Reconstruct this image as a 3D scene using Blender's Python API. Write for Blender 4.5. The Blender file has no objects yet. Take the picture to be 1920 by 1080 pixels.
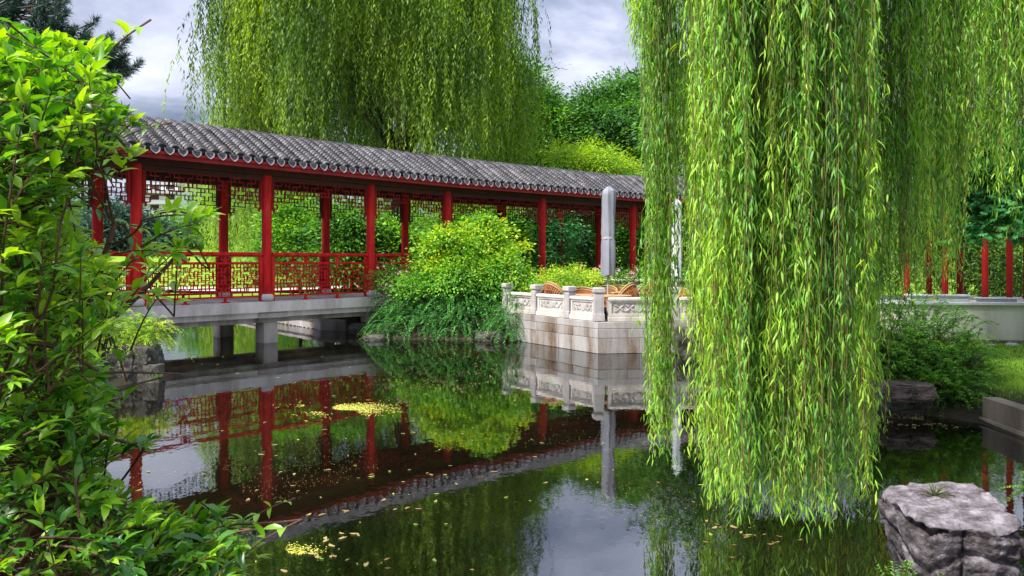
import bpy, math, random
import numpy as np
from mathutils import Vector, noise
random.seed(7)
R = np.random.default_rng(11)
SC = bpy.context.scene
COL = SC.collection
pi = math.pi
F, YH, CX, EYE = 1450.0, 488.0, 960.0, 1.6

def at(x, y, D):
    """world point seen at photograph pixel x, y at a distance D"""
    return np.array([(x - CX) / F * D, D, EYE + (YH - y) / F * D])

# ---------------------------------------------------------------- objects
def tag(o, label=None, cat=None, group=None, kind=None):
    if label: o['label'] = label
    if cat: o['category'] = cat
    if group: o['group'] = group
    if kind: o['kind'] = kind
    return o

def empty(name, loc, label=None, cat=None, group=None, rz=0.0):
    o = bpy.data.objects.new(name, None)
    COL.objects.link(o)
    o.location = loc
    o.rotation_euler = (0, 0, rz)
    o.empty_display_size = 0.2
    tag(o, label, cat, group)
    return o

def put(name, me, parent=None, loc=None):
    o = bpy.data.objects.new(name, me)
    COL.objects.link(o)
    if parent is not None:
        o.parent = parent
        # parts are modelled in world space: undo the parent's placement
        p = parent
        chain = []
        while p is not None:
            chain.append(p); p = p.parent
        from mathutils import Matrix
        m = Matrix.Identity(4)
        for q in reversed(chain):
            m = m @ Matrix.LocRotScale(q.location, q.rotation_euler, q.scale)
        inv = m.inverted()
        if loc is None:
            o.location = inv.translation if False else (0, 0, 0)
            me.transform(inv)
        else:
            o.location = loc
    elif loc is not None:
        o.location = loc
    return o

def np_mesh(name, verts, idx, counts, mat, tint=None, smooth=False):
    """verts (N,3); idx flat loop vertex indices; counts per polygon"""
    me = bpy.data.meshes.new(name)
    verts = np.ascontiguousarray(verts, dtype=np.float32)
    idx = np.ascontiguousarray(idx, dtype=np.int32)
    counts = np.ascontiguousarray(counts, dtype=np.int32)
    me.vertices.add(len(verts)); me.vertices.foreach_set('co', verts.ravel())
    me.loops.add(len(idx)); me.loops.foreach_set('vertex_index', idx)
    me.polygons.add(len(counts))
    st = np.zeros(len(counts), dtype=np.int32); st[1:] = np.cumsum(counts)[:-1]
    me.polygons.foreach_set('loop_start', st)
    try: me.polygons.foreach_set('loop_total', counts)
    except Exception: pass
    if smooth: me.polygons.foreach_set('use_smooth', np.ones(len(counts), dtype=bool))
    me.update(calc_edges=True)
    if tint is not None:
        a = me.attributes.new('tint', 'FLOAT', 'FACE')
        a.data.foreach_set('value', np.ascontiguousarray(tint, dtype=np.float32))
    me.materials.append(mat)
    return me

class MB:
    """collects boxes, tubes and prisms into one mesh"""
    def __init__(s):
        s.v = []; s.f = []; s.t = []; s.sm = []
    def add(s, vs, fs, tint=0.5, smooth=False):
        b = len(s.v)
        s.v.extend([tuple(map(float, p)) for p in vs])
        for f in fs:
            s.f.append([b + i for i in f]); s.t.append(tint); s.sm.append(smooth)
    def box(s, c, size, ux=(1, 0), tint=0.5, bev=0.0):
        """box centred c, size (along, across, z); ux = unit vector of 'along' in plan"""
        a, b, h = size[0] / 2, size[1] / 2, size[2] / 2
        ux = np.array([ux[0], ux[1], 0.0]); n = np.array([-ux[1], ux[0], 0.0]); z = np.array([0, 0, 1.0])
        c = np.array(c, float)
        if bev <= 0:
            P = [c + ux * i * a + n * j * b + z * k * h for k in (-1, 1) for (i, j) in ((-1, -1), (1, -1), (1, 1), (-1, 1))]
            s.add(P, [(3, 2, 1, 0), (4, 5, 6, 7), (0, 1, 5, 4), (1, 2, 6, 5), (2, 3, 7, 6), (3, 0, 4, 7)], tint)
        else:
            e = min(bev, a * .9, b * .9, h * .9)
            rings = []
            for (k, ia) in ((-1, e), (-1 + e / h, 0), (1 - e / h, 0), (1, e)):
                A, B = a - ia, b - ia
                pts = []
                for (i, j) in ((-1, -1), (1, -1), (1, 1), (-1, 1)):
                    pts.append(c + ux * i * A + n * j * B + z * k * h)
                rings.append(pts)
            P = [p for r in rings for p in r]
            fs = [(3, 2, 1, 0), (12, 13, 14, 15)]
            for r in range(3):
                for q in range(4):
                    fs.append((r * 4 + q, r * 4 + (q + 1) % 4, r * 4 + 4 + (q + 1) % 4, r * 4 + 4 + q))
            s.add(P, fs, tint)
    def tube(s, pts, rad, sides=8, tint=0.5, cap=True):
        pts = [np.array(p, float) for p in pts]
        n = len(pts)
        if not hasattr(rad, '__len__'): rad = [rad] * n
        prev = None; P = []
        for i in range(n):
            d = pts[min(i + 1, n - 1)] - pts[max(i - 1, 0)]
            d = d / (np.linalg.norm(d) + 1e-9)
            if prev is None:
                a = np.array([0, 0, 1.0]) if abs(d[2]) < .9 else np.array([1.0, 0, 0])
            else: a = prev
            u = a - d * a.dot(d); u /= (np.linalg.norm(u) + 1e-9); prev = u
            w = np.cross(d, u)
            for k in range(sides):
                t = 2 * pi * k / sides
                P.append(pts[i] + (u * math.cos(t) + w * math.sin(t)) * rad[i])
        fs = []
        for i in range(n - 1):
            for k in range(sides):
                fs.append((i * sides + k, i * sides + (k + 1) % sides, (i + 1) * sides + (k + 1) % sides, (i + 1) * sides + k))
        if cap:
            fs.append(tuple(range(sides - 1, -1, -1))); fs.append(tuple((n - 1) * sides + k for k in range(sides)))
        s.add(P, fs, tint, True)
    def lathe(s, c, prof, sides=16, tint=0.5):
        P = []; fs = []
        for (r, z) in prof:
            for k in range(sides):
                t = 2 * pi * k / sides
                P.append((c[0] + r * math.cos(t), c[1] + r * math.sin(t), c[2] + z))
        m = len(prof)
        for i in range(m - 1):
            for k in range(sides):
                fs.append((i * sides + k, i * sides + (k + 1) % sides, (i + 1) * sides + (k + 1) % sides, (i + 1) * sides + k))
        fs.append(tuple(range(sides - 1, -1, -1))); fs.append(tuple((m - 1) * sides + k for k in range(sides)))
        s.add(P, fs, tint, True)
    def build(s, name, mat, parent=None, smooth=None):
        me = bpy.data.meshes.new(name)
        me.from_pydata(s.v, [], s.f); me.update()
        a = me.attributes.new('tint', 'FLOAT', 'FACE'); a.data.foreach_set('value', s.t)
        sm = s.sm if smooth is None else [smooth] * len(s.f)
        me.polygons.foreach_set('use_smooth', sm)
        if any(sm):
            try: me.set_sharp_from_angle(angle=math.radians(42))
            except Exception: pass
        me.materials.append(mat)
        return put(name, me, parent)

def sweep(mb, poly, prof, tint=0.5, closed_ends=True):
    """sweep closed profile [(offset, z)] along a plan polyline with mitres; + offset is to the left"""
    n = len(poly); rows = []
    for i in range(n):
        rows.append([mitre(poly, i, o) + (z,) for (o, z) in prof])
    m = len(prof); P = [p for r in rows for p in r]; fs = []
    for i in range(n - 1):
        for k in range(m):
            fs.append((i * m + k, (i + 1) * m + k, (i + 1) * m + (k + 1) % m, i * m + (k + 1) % m))
    if closed_ends:
        fs.append(tuple(range(m))); fs.append(tuple((n - 1) * m + k for k in range(m - 1, -1, -1)))
    mb.add(P, fs, tint)

def udir(a, b):
    d = np.array(b, float)[:2] - np.array(a, float)[:2]
    return d / np.linalg.norm(d)

def mitre(poly, i, o):
    n = len(poly); p = np.array(poly[i], float)
    d0 = udir(poly[i - 1], poly[i]) if i > 0 else udir(poly[0], poly[1])
    d1 = udir(poly[i], poly[i + 1]) if i < n - 1 else d0
    n0 = np.array([-d0[1], d0[0]]); n1 = np.array([-d1[1], d1[0]])
    m = n0 + n1; m /= np.linalg.norm(m)
    k = 1.0 / max(.3, m.dot(n0))
    q = p + m * o * k
    return (float(q[0]), float(q[1]))

# ---------------------------------------------------------------- materials
def newmat(name):
    m = bpy.data.materials.new(name); m.use_nodes = True
    nt = m.node_tree; nt.nodes.clear()
    out = nt.nodes.new('ShaderNodeOutputMaterial')
    return m, nt, out

def N(nt, t, **kw):
    n = nt.nodes.new(t)
    for k, v in kw.items():
        if k in n.inputs: n.inputs[k].default_value = v
        else: setattr(n, k, v)
    return n

def ramp(nt, fac, stops):
    r = nt.nodes.new('ShaderNodeValToRGB')
    e = r.color_ramp.elements
    while len(e) < len(stops): e.new(0.5)
    for k, (p, c) in enumerate(stops):
        e[k].position = p; e[k].color = (c[0], c[1], c[2], 1)
    nt.links.new(fac, r.inputs[0])
    return r.outputs[0]

def leaf_mat(name, stops, trans=0.45, gloss=0.12, rough=0.55, scale=1.5):
    m, nt, out = newmat(name); L = nt.links.new
    at_ = N(nt, 'ShaderNodeAttribute'); at_.attribute_name = 'tint'
    nz = N(nt, 'ShaderNodeTexNoise', Scale=scale, Detail=3.0)
    geo = N(nt, 'ShaderNodeNewGeometry'); L(geo.outputs['Position'], nz.inputs['Vector'])
    mx = N(nt, 'ShaderNodeMath', operation='MULTIPLY_ADD'); mx.inputs[1].default_value = .55; 
    L(nz.outputs[0], mx.inputs[0])
    mul = N(nt, 'ShaderNodeMath', operation='MULTIPLY_ADD'); mul.inputs[1].default_value = 1.0; mul.inputs[2].default_value = -.27
    L(at_.outputs['Fac'], mul.inputs[0]); L(mul.outputs[0], mx.inputs[2])
    col = ramp(nt, mx.outputs[0], stops)
    d = N(nt, 'ShaderNodeBsdfDiffuse'); t = N(nt, 'ShaderNodeBsdfTranslucent'); g = N(nt, 'ShaderNodeBsdfGlossy', Roughness=rough)
    hs = N(nt, 'ShaderNodeHueSaturation', Saturation=1.12, Value=1.45); hs.inputs['Hue'].default_value = .485
    L(col, hs.inputs['Color']); L(col, d.inputs[0]); L(hs.outputs[0], t.inputs[0])
    m1 = N(nt, 'ShaderNodeMixShader'); m1.inputs[0].default_value = trans
    L(d.outputs[0], m1.inputs[1]); L(t.outputs[0], m1.inputs[2])
    m2 = N(nt, 'ShaderNodeMixShader')
    fr = N(nt, 'ShaderNodeFresnel', IOR=1.35)
    fm = N(nt, 'ShaderNodeMath', operation='MULTIPLY_ADD'); fm.inputs[1].default_value = .22; fm.inputs[2].default_value = gloss * .12
    L(fr.outputs[0], fm.inputs[0]); L(fm.outputs[0], m2.inputs[0])
    L(m1.outputs[0], m2.inputs[1]); L(g.outputs[0], m2.inputs[2])
    L(m2.outputs[0], out.inputs[0])
    return m

def surf_mat(name, stops, scale=4.0, rough=0.7, bump=0.3, bscale=30.0, tintw=0.3, streak=False, spec=0.4, dist=0.01, coat=0.0):
    m, nt, out = newmat(name); L = nt.links.new
    geo = N(nt, 'ShaderNodeNewGeometry')
    vec = geo.outputs['Position']
    if streak:
        mp = N(nt, 'ShaderNodeMapping'); mp.inputs['Scale'].default_value = (1, 1, .22)
        L(vec, mp.inputs[0]); vecs = mp.outputs[0]
    else: vecs = vec
    nz = N(nt, 'ShaderNodeTexNoise', Scale=scale, Detail=8.0, Roughness=.62); L(vecs, nz.inputs['Vector'])
    n2 = N(nt, 'ShaderNodeTexNoise', Scale=bscale, Detail=6.0, Roughness=.6); L(vec, n2.inputs['Vector'])
    at_ = N(nt, 'ShaderNodeAttribute'); at_.attribute_name = 'tint'
    a = N(nt, 'ShaderNodeMath', operation='MULTIPLY_ADD'); a.inputs[1].default_value = tintw; a.inputs[2].default_value = -.5 * tintw
    L(at_.outputs['Fac'], a.inputs[0])
    b = N(nt, 'ShaderNodeMath', operation='ADD'); L(nz.outputs[0], b.inputs[0]); L(a.outputs[0], b.inputs[1])
    c = N(nt, 'ShaderNodeMath', operation='MULTIPLY_ADD'); c.inputs[1].default_value = .25
    c3 = N(nt, 'ShaderNodeMath', operation='SUBTRACT'); c3.inputs[1].default_value = .125
    L(n2.outputs[0], c.inputs[0]); L(b.outputs[0], c3.inputs[0]); L(c3.outputs[0], c.inputs[2])
    col = ramp(nt, c.outputs[0], stops)
    p = N(nt, 'ShaderNodeBsdfPrincipled', Roughness=rough)
    p.inputs['Specular IOR Level'].default_value = spec
    if coat: p.inputs['Coat Weight'].default_value = coat; p.inputs['Coat Roughness'].default_value = .25
    L(col, p.inputs['Base Color'])
    bp = N(nt, 'ShaderNodeBump', Strength=bump, Distance=dist)
    L(n2.outputs[0], bp.inputs['Height']); L(bp.outputs[0], p.inputs['Normal'])
    L(p.outputs[0], out.inputs[0])
    return m

M = {}
M['willow_near'] = leaf_mat('willow_leaf', [(.12, (.008, .036, .006)), (.38, (.055, .19, .016)), (.62, (.16, .40, .03)), (.95, (.40, .60, .05))], .42, .2, scale=3.2)
M['willow_far'] = leaf_mat('willow_leaf_far', [(.14, (.014, .045, .008)), (.44, (.085, .185, .020)), (.80, (.28, .44, .038))], .45, .08, scale=.6)
M['willow_pale'] = leaf_mat('willow_leaf_pale', [(.15, (.05, .13, .015)), (.5, (.15, .30, .03)), (.85, (.33, .48, .06))], .5, .1, scale=.6)
M['shrub_big'] = leaf_mat('broad_leaf', [(.12, (.008, .055, .006)), (.40, (.05, .22, .012)), (.66, (.15, .38, .018)), (.95, (.33, .55, .04))], .5, .35, .4, scale=2.2)
M['leaf_dark'] = leaf_mat('dark_leaf', [(.15, (.008, .04, .006)), (.5, (.035, .15, .018)), (.85, (.12, .33, .035))], .35, .15)
M['leaf_mid'] = leaf_mat('green_leaf', [(.15, (.010, .05, .006)), (.5, (.06, .23, .014)), (.85, (.19, .45, .03))], .4, .15)
M['leaf_bright'] = leaf_mat('bright_leaf', [(.15, (.018, .08, .008)), (.5, (.10, .32, .02)), (.85, (.27, .55, .04))], .45, .1)
M['leaf_yellow'] = leaf_mat('yellow_green_leaf', [(.12, (.04, .16, .008)), (.45, (.18, .43, .02)), (.84, (.56, .68, .04))], .45, .1)
M['leaf_cover'] = leaf_mat('small_cover_leaf', [(.15, (.006, .045, .012)), (.50, (.04, .21, .035)), (.85, (.15, .46, .075))], .35, .15)
M['leaf_olive'] = leaf_mat('fine_olive_leaf', [(.12, (.02, .08, .014)), (.5, (.08, .21, .03)), (.85, (.24, .40, .06))], .35, .12)
M['leaf_blue'] = leaf_mat('blue_green_leaf', [(.12, (.018, .10, .03)), (.5, (.06, .28, .08)), (.85, (.18, .50, .17))], .35, .12)
M['pine'] = leaf_mat('pine_needle', [(.12, (.008, .028, .018)), (.5, (.022, .065, .045)), (.85, (.06, .13, .09))], .2, .12)
M['petal_pink'] = leaf_mat('pink_petal', [(.1, (.55, .2, .33)), (.9, (.85, .5, .62))], .3, .1)
M['petal_yellow'] = leaf_mat('yellow_petal', [(.1, (.75, .5, .03)), (.9, (.9, .75, .1))], .3, .1)
M['float_leaf'] = leaf_mat('fallen_leaf', [(.1, (.16, .08, .03)), (.5, (.26, .20, .05)), (.9, (.38, .36, .15))], .1, .2)
M['duckweed'] = leaf_mat('duckweed_leaf', [(.1, (.35, .36, .03)), (.9, (.62, .62, .10))], .1, .1)
M['bark'] = surf_mat('bark', [(.25, (.012, .009, .007)), (.6, (.05, .036, .025)), (.9, (.12, .09, .06))], 6, .9, .9, 25, dist=.03, streak=True)
M['twig'] = surf_mat('twig_bark', [(.2, (.03, .014, .01)), (.7, (.12, .055, .03))], 8, .8, .4, 60)
M['willow_twig'] = surf_mat('willow_twig', [(.2, (.13, .11, .03)), (.7, (.32, .26, .06))], 8, .7, .2, 60)
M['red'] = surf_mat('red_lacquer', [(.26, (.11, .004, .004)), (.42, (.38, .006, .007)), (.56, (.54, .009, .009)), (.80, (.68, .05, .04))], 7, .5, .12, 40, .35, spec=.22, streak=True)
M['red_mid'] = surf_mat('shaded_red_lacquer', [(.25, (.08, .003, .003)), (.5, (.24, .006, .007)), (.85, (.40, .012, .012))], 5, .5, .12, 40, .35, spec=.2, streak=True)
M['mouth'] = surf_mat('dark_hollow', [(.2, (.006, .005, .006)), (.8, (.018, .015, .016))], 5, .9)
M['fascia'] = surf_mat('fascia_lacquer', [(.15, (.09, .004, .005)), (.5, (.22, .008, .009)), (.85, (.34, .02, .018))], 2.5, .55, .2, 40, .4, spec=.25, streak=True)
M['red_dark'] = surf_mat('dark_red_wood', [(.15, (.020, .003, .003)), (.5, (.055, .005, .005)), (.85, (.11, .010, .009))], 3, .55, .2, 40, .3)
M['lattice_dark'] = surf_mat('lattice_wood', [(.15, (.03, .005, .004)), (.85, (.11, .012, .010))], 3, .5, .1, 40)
M['tile'] = surf_mat('grey_roof_tile', [(.2, (.016, .015, .017)), (.5, (.050, .046, .050)), (.85, (.14, .132, .138))], 5, .55, .5, 45, .6, spec=.45)
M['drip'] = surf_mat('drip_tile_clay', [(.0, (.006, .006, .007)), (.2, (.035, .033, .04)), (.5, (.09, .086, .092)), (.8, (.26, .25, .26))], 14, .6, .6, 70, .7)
M['stone'] = surf_mat('pale_stone', [(.15, (.12, .10, .08)), (.40, (.33, .30, .265)), (.60, (.54, .50, .46)), (.9, (.70, .66, .61))], 2.2, .75, .35, 60, .35, streak=True)
M['stone_wall'] = surf_mat('stained_stone', [(.30, (.045, .028, .018)), (.40, (.15, .11, .08)), (.50, (.22, .205, .195)), (.64, (.29, .275, .265)), (.9, (.44, .425, .415))], 2.4, .8, .5, 50, .16, streak=True)
M['relief'] = surf_mat('carved_stone', [(.2, (.19, .175, .165)), (.8, (.41, .39, .38))], 5, .75, .3, 80)
M['pier'] = surf_mat('pier_stone', [(.2, (.08, .07, .055)), (.5, (.30, .27, .23)), (.85, (.48, .45, .41))], 3, .85, .7, 35, streak=True)
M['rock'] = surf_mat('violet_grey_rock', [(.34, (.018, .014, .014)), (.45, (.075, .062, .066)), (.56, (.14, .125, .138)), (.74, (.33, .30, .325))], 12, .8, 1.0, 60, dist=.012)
M['rock_orange'] = surf_mat('rusty_rock', [(.3, (.08, .03, .015)), (.5, (.30, .12, .05)), (.8, (.48, .34, .26))], 14, .8, 1.0, 40, dist=.01)
M['rock_dark'] = surf_mat('mossy_rock', [(.25, (.022, .02, .016)), (.5, (.08, .075, .06)), (.85, (.22, .20, .17))], 4, .8, 1.0, 22, dist=.02)
M['rock_brown'] = surf_mat('brown_rock', [(.25, (.04, .028, .022)), (.5, (.14, .10, .08)), (.85, (.30, .24, .20))], 4, .8, 1.0, 22, dist=.02)
M['plaster'] = surf_mat('pale_plaster', [(.25, (.22, .22, .17)), (.45, (.42, .43, .36)), (.85, (.60, .60, .52))], 2.5, .85, .15, 40, streak=True)
M['concrete'] = surf_mat('weathered_concrete', [(.22, (.05, .038, .025)), (.45, (.16, .125, .085)), (.8, (.32, .26, .19))], 3, .85, .6, 40, streak=True)
M['fabric'] = surf_mat('grey_cover_fabric', [(.2, (.14, .145, .17)), (.8, (.23, .24, .28))], 3, .6, .15, 30, streak=True)
M['fabric_white'] = surf_mat('white_cover_fabric', [(.2, (.48, .49, .52)), (.8, (.66, .67, .70))], 3, .6, .15, 30, streak=True)
M['metal'] = surf_mat('grey_metal', [(.2, (.25, .26, .27)), (.8, (.42, .43, .44))], 6, .35, .05, 60)
M['rattan'] = surf_mat('orange_rattan', [(.2, (.11, .036, .010)), (.5, (.24, .085, .020)), (.85, (.38, .17, .05))], 9, .5, .3, 90, .5)
M['rattan_pale'] = surf_mat('pale_cane', [(.2, (.25, .13, .05)), (.85, (.44, .28, .13))], 9, .5, .3, 90, .4)
M['grey_block'] = surf_mat('grey_block', [(.2, (.30, .32, .34)), (.8, (.52, .54, .56))], 3, .7, .2, 50)
M['soil'] = surf_mat('soil', [(.25, (.015, .012, .008)), (.6, (.05, .04, .025)), (.9, (.10, .08, .05))], 6, .95, 1.0, 20)

def ground_mat():
    m, nt, out = newmat('lawn_ground'); L = nt.links.new
    geo = N(nt, 'ShaderNodeNewGeometry'); sx = N(nt, 'ShaderNodeSeparateXYZ'); L(geo.outputs['Position'], sx.inputs[0])
    nz = N(nt, 'ShaderNodeTexNoise', Scale=1.2, Detail=8.0, Roughness=.7); L(geo.outputs['Position'], nz.inputs['Vector'])
    n2 = N(nt, 'ShaderNodeTexNoise', Scale=40.0, Detail=5.0, Roughness=.7); L(geo.outputs['Position'], n2.inputs['Vector'])
    a = N(nt, 'ShaderNodeMath', operation='MULTIPLY_ADD'); a.inputs[1].default_value = .5
    L(n2.outputs[0], a.inputs[0])
    b = N(nt, 'ShaderNodeMath', operation='MULTIPLY'); b.inputs[1].default_value = .5
    L(nz.outputs[0], b.inputs[0]); L(b.outputs[0], a.inputs[2])
    grass = ramp(nt, a.outputs[0], [(.3, (.045, .10, .008)), (.5, (.15, .27, .016)), (.7, (.30, .38, .04))])
    soil = ramp(nt, a.outputs[0], [(.3, (.012, .011, .007)), (.6, (.05, .043, .026)), (.8, (.10, .085, .05))])
    at_ = N(nt, 'ShaderNodeAttribute'); at_.attribute_name = 'grassy'
    mx = N(nt, 'ShaderNodeMixRGB'); L(at_.outputs['Fac'], mx.inputs[0]); L(soil, mx.inputs[1]); L(grass, mx.inputs[2])
    p = N(nt, 'ShaderNodeBsdfPrincipled', Roughness=.95); p.inputs['Specular IOR Level'].default_value = .15
    L(mx.outputs[0], p.inputs['Base Color'])
    bp = N(nt, 'ShaderNodeBump', Strength=.8, Distance=.03); L(n2.outputs[0], bp.inputs['Height']); L(bp.outputs[0], p.inputs['Normal'])
    L(p.outputs[0], out.inputs[0])
    return m
M['ground'] = ground_mat()

def water_mat():
    m, nt, out = newmat('pond_water'); L = nt.links.new
    geo = N(nt, 'ShaderNodeNewGeometry')
    mp = N(nt, 'ShaderNodeMapping'); mp.inputs['Scale'].default_value = (1.0, .6, 1); L(geo.outputs['Position'], mp.inputs[0])
    n1 = N(nt, 'ShaderNodeTexNoise', Scale=2.2, Detail=3.0, Roughness=.5); L(mp.outputs[0], n1.inputs['Vector'])
    n2 = N(nt, 'ShaderNodeTexNoise', Scale=9.0, Detail=3.0, Roughness=.55); L(mp.outputs[0], n2.inputs['Vector'])
    n3 = N(nt, 'ShaderNodeTexNoise', Scale=.5, Detail=6.0, Roughness=.65); L(geo.outputs['Position'], n3.inputs['Vector'])
    ad = N(nt, 'ShaderNodeMath', operation='MULTIPLY_ADD'); ad.inputs[1].default_value = .30
    L(n2.outputs[0], ad.inputs[0]); L(n1.outputs[0], ad.inputs[2])
    bp = N(nt, 'ShaderNodeBump', Strength=.5, Distance=.004); L(ad.outputs[0], bp.inputs['Height'])
    bed = ramp(nt, n3.outputs[0], [(.35, (.001, .002, .001)), (.55, (.006, .005, .002)), (.75, (.020, .014, .003))])
    d = N(nt, 'ShaderNodeBsdfDiffuse'); L(bed, d.inputs[0])
    g = N(nt, 'ShaderNodeBsdfGlossy', Roughness=.02); g.inputs[0].default_value = (.95, .97, 1, 1)
    L(bp.outputs[0], g.inputs['Normal'])
    fr = N(nt, 'ShaderNodeFresnel', IOR=3.4); L(bp.outputs[0], fr.inputs['Normal'])
    mx = N(nt, 'ShaderNodeMixShader'); L(fr.outputs[0], mx.inputs[0]); L(d.outputs[0], mx.inputs[1]); L(g.outputs[0], mx.inputs[2])
    L(mx.outputs[0], out.inputs[0])
    return m
M['water'] = water_mat()
# ---------------------------------------------------------------- camera, sky and sun
cam = bpy.data.objects.new('camera', bpy.data.cameras.new('camera')); COL.objects.link(cam)
cam.location = (0, 0, EYE); cam.rotation_euler = (pi / 2, 0, 0)
cam.data.sensor_width = 36; cam.data.lens = 36 * F / 1920; cam.data.shift_y = (YH - 540) / 1920
cam.data.clip_start = .05; cam.data.clip_end = 3000
SC.camera = cam
SC.view_settings.view_transform = 'Standard'; SC.view_settings.look = 'None'
SC.view_settings.exposure = 1.35; SC.view_settings.gamma = 1.0

SUN_AZ = math.atan2(-.60, -.68)           # where the sun stands: to the left and behind the camera
SUN_EL = math.radians(54)
sd = Vector((math.cos(SUN_AZ) * math.cos(SUN_EL), math.sin(SUN_AZ) * math.cos(SUN_EL), math.sin(SUN_EL)))
sl = bpy.data.lights.new('sun', 'SUN'); sl.energy = 3.5; sl.angle = math.radians(6); sl.color = (1.0, .95, .86)
so = bpy.data.objects.new('sun', sl); COL.objects.link(so)
so.rotation_euler = (-sd).to_track_quat('-Z', 'Y').to_euler()

W = bpy.data.worlds.new('World'); SC.world = W; W.use_nodes = True
nt = W.node_tree; nt.nodes.clear(); L = nt.links.new
wo = N(nt, 'ShaderNodeOutputWorld'); bg = N(nt, 'ShaderNodeBackground'); bg.inputs[1].default_value = .1
sky = N(nt, 'ShaderNodeTexSky'); sky.sky_type = 'NISHITA'; sky.sun_disc = False
sky.sun_elevation = SUN_EL; sky.sun_rotation = math.atan2(sd.x, sd.y)
tc = N(nt, 'ShaderNodeTexCoord'); sp = N(nt, 'ShaderNodeSeparateXYZ'); L(tc.outputs['Generated'], sp.inputs[0])
zz = N(nt, 'ShaderNodeMath', operation='MAXIMUM'); zz.inputs[1].default_value = 0.0; L(sp.outputs[2], zz.inputs[0])
za = N(nt, 'ShaderNodeMath', operation='ADD'); za.inputs[1].default_value = .22; L(zz.outputs[0], za.inputs[0])
dx = N(nt, 'ShaderNodeMath', operation='DIVIDE'); dy = N(nt, 'ShaderNodeMath', operation='DIVIDE')
L(sp.outputs[0], dx.inputs[0]); L(za.outputs[0], dx.inputs[1]); L(sp.outputs[1], dy.inputs[0]); L(za.outputs[0], dy.inputs[1])
cb = N(nt, 'ShaderNodeCombineXYZ'); L(dx.outputs[0], cb.inputs[0]); L(dy.outputs[0], cb.inputs[1]); cb.inputs[2].default_value = 2.6
cn = N(nt, 'ShaderNodeTexNoise', Scale=1.5, Detail=7.0, Roughness=.56, Distortion=.25); L(cb.outputs[0], cn.inputs['Vector'])
cloud = ramp(nt, cn.outputs[0], [(.36, (.85, .98, 1.50)), (.46, (1.65, 1.80, 2.4)), (.56, (2.9, 3.0, 3.7)), (.70, (4.5, 4.6, 5.3))])
# the cloud deck brightens towards the horizon
hz = N(nt, 'ShaderNodeMapRange'); L(zz.outputs[0], hz.inputs[0])
hz.inputs[1].default_value = .02; hz.inputs[2].default_value = .40; hz.inputs[3].default_value = 1.0; hz.inputs[4].default_value = .86
mc = N(nt, 'ShaderNodeVectorMath', operation='SCALE'); L(cloud, mc.inputs[0])
# an overcast deck is brightest overhead
zn = N(nt, 'ShaderNodeMapRange'); L(zz.outputs[0], zn.inputs[0]); zn.inputs[1].default_value = .22; zn.inputs[2].default_value = .80; zn.inputs[3].default_value = 1.0; zn.inputs[4].default_value = 3.7
zm = N(nt, 'ShaderNodeMath', operation='MULTIPLY'); L(hz.outputs[0], zm.inputs[0]); L(zn.outputs[0], zm.inputs[1]); L(zm.outputs[0], mc.inputs['Scale'])
mx = N(nt, 'ShaderNodeMixRGB'); mx.inputs[0].default_value = .88; L(sky.outputs[0], mx.inputs[1]); L(mc.outputs[0], mx.inputs[2])
L(mx.outputs[0], bg.inputs[0]); L(bg.outputs[0], wo.inputs[0])

# ---------------------------------------------------------------- ground and water
POND = np.array([(-5.6, 7.6), (-5.3, 6.2), (-4.3, 4.6), (-3.0, 3.3), (-1.2, 2.6), (1.2, 2.7), (2.35, 3.2), (3.25, 4.5), (4.45, 6.2), (4.62, 6.9), (4.66, 7.62),
                 (4.25, 8.1), (3.75, 8.6), (3.8, 9.5), (4.5, 12.0), (4.2, 14.3), (1.5, 13.5), (.5, 15.1), (-.2, 15.45), (-1.5, 15.6), (-2.95, 15.7), (-3.2, 16.6),
                 (-3.7, 17.6), (-4.45, 17.9), (-6.1, 19.9), (-9.0, 24.0), (-12.0, 27.0), (-19.0, 29.0), (-24.0, 27.0), (-20.0, 22.0),
                 (-14.0, 19.5), (-10.0, 16.6), (-7.6, 14.4), (-6.3, 12.6), (-4.95, 10.5), (-5.1, 9.6)])

def pond_dist(X, Y):
    """signed distance to the shoreline: negative over the water"""
    P = POND; n = len(P)
    d = np.full(X.shape, 1e9); inside = np.zeros(X.shape, bool)
    for i in range(n):
        a = P[i]; b = P[(i + 1) % n]; e = b - a
        t = np.clip(((X - a[0]) * e[0] + (Y - a[1]) * e[1]) / e.dot(e), 0, 1)
        d = np.minimum(d, np.hypot(X - a[0] - t * e[0], Y - a[1] - t * e[1]))
        c = ((a[1] > Y) != (b[1] > Y))
        with np.errstate(divide='ignore', invalid='ignore'):
            xi = (b[0] - a[0]) * (Y - a[1]) / (b[1] - a[1] + 1e-12) + a[0]
        inside ^= c & (X < xi)
    return np.where(inside, -d, d)

def ss(a, b, x):
    t = np.clip((x - a) / (b - a), 0, 1); return t * t * (3 - 2 * t)

def height(X, Y):
    d = pond_dist(X, Y)
    z = -.55 + .60 * ss(-.6, .02, d) + .22 * ss(.02, .6, d)
    z = z + .05 * np.sin(X * 1.3 + Y * .7) * ss(.5, 3, d) * .5
    z = z + .25 * ss(0, 1.4, d) * ss(15.2, 16.4, Y) * (X > -4.5) * (X < 3)          # bank below the shrubs
    z = z + .10 * ss(4.7, 6.0, X) * ss(7.0, 11.0, Y) * (Y < 30)
    far = ss(28, 85, Y) * 3.1 + ss(85, 400, Y) * 1.0
    z = z + far * ss(.5, 6, d)
    return z, d

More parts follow.
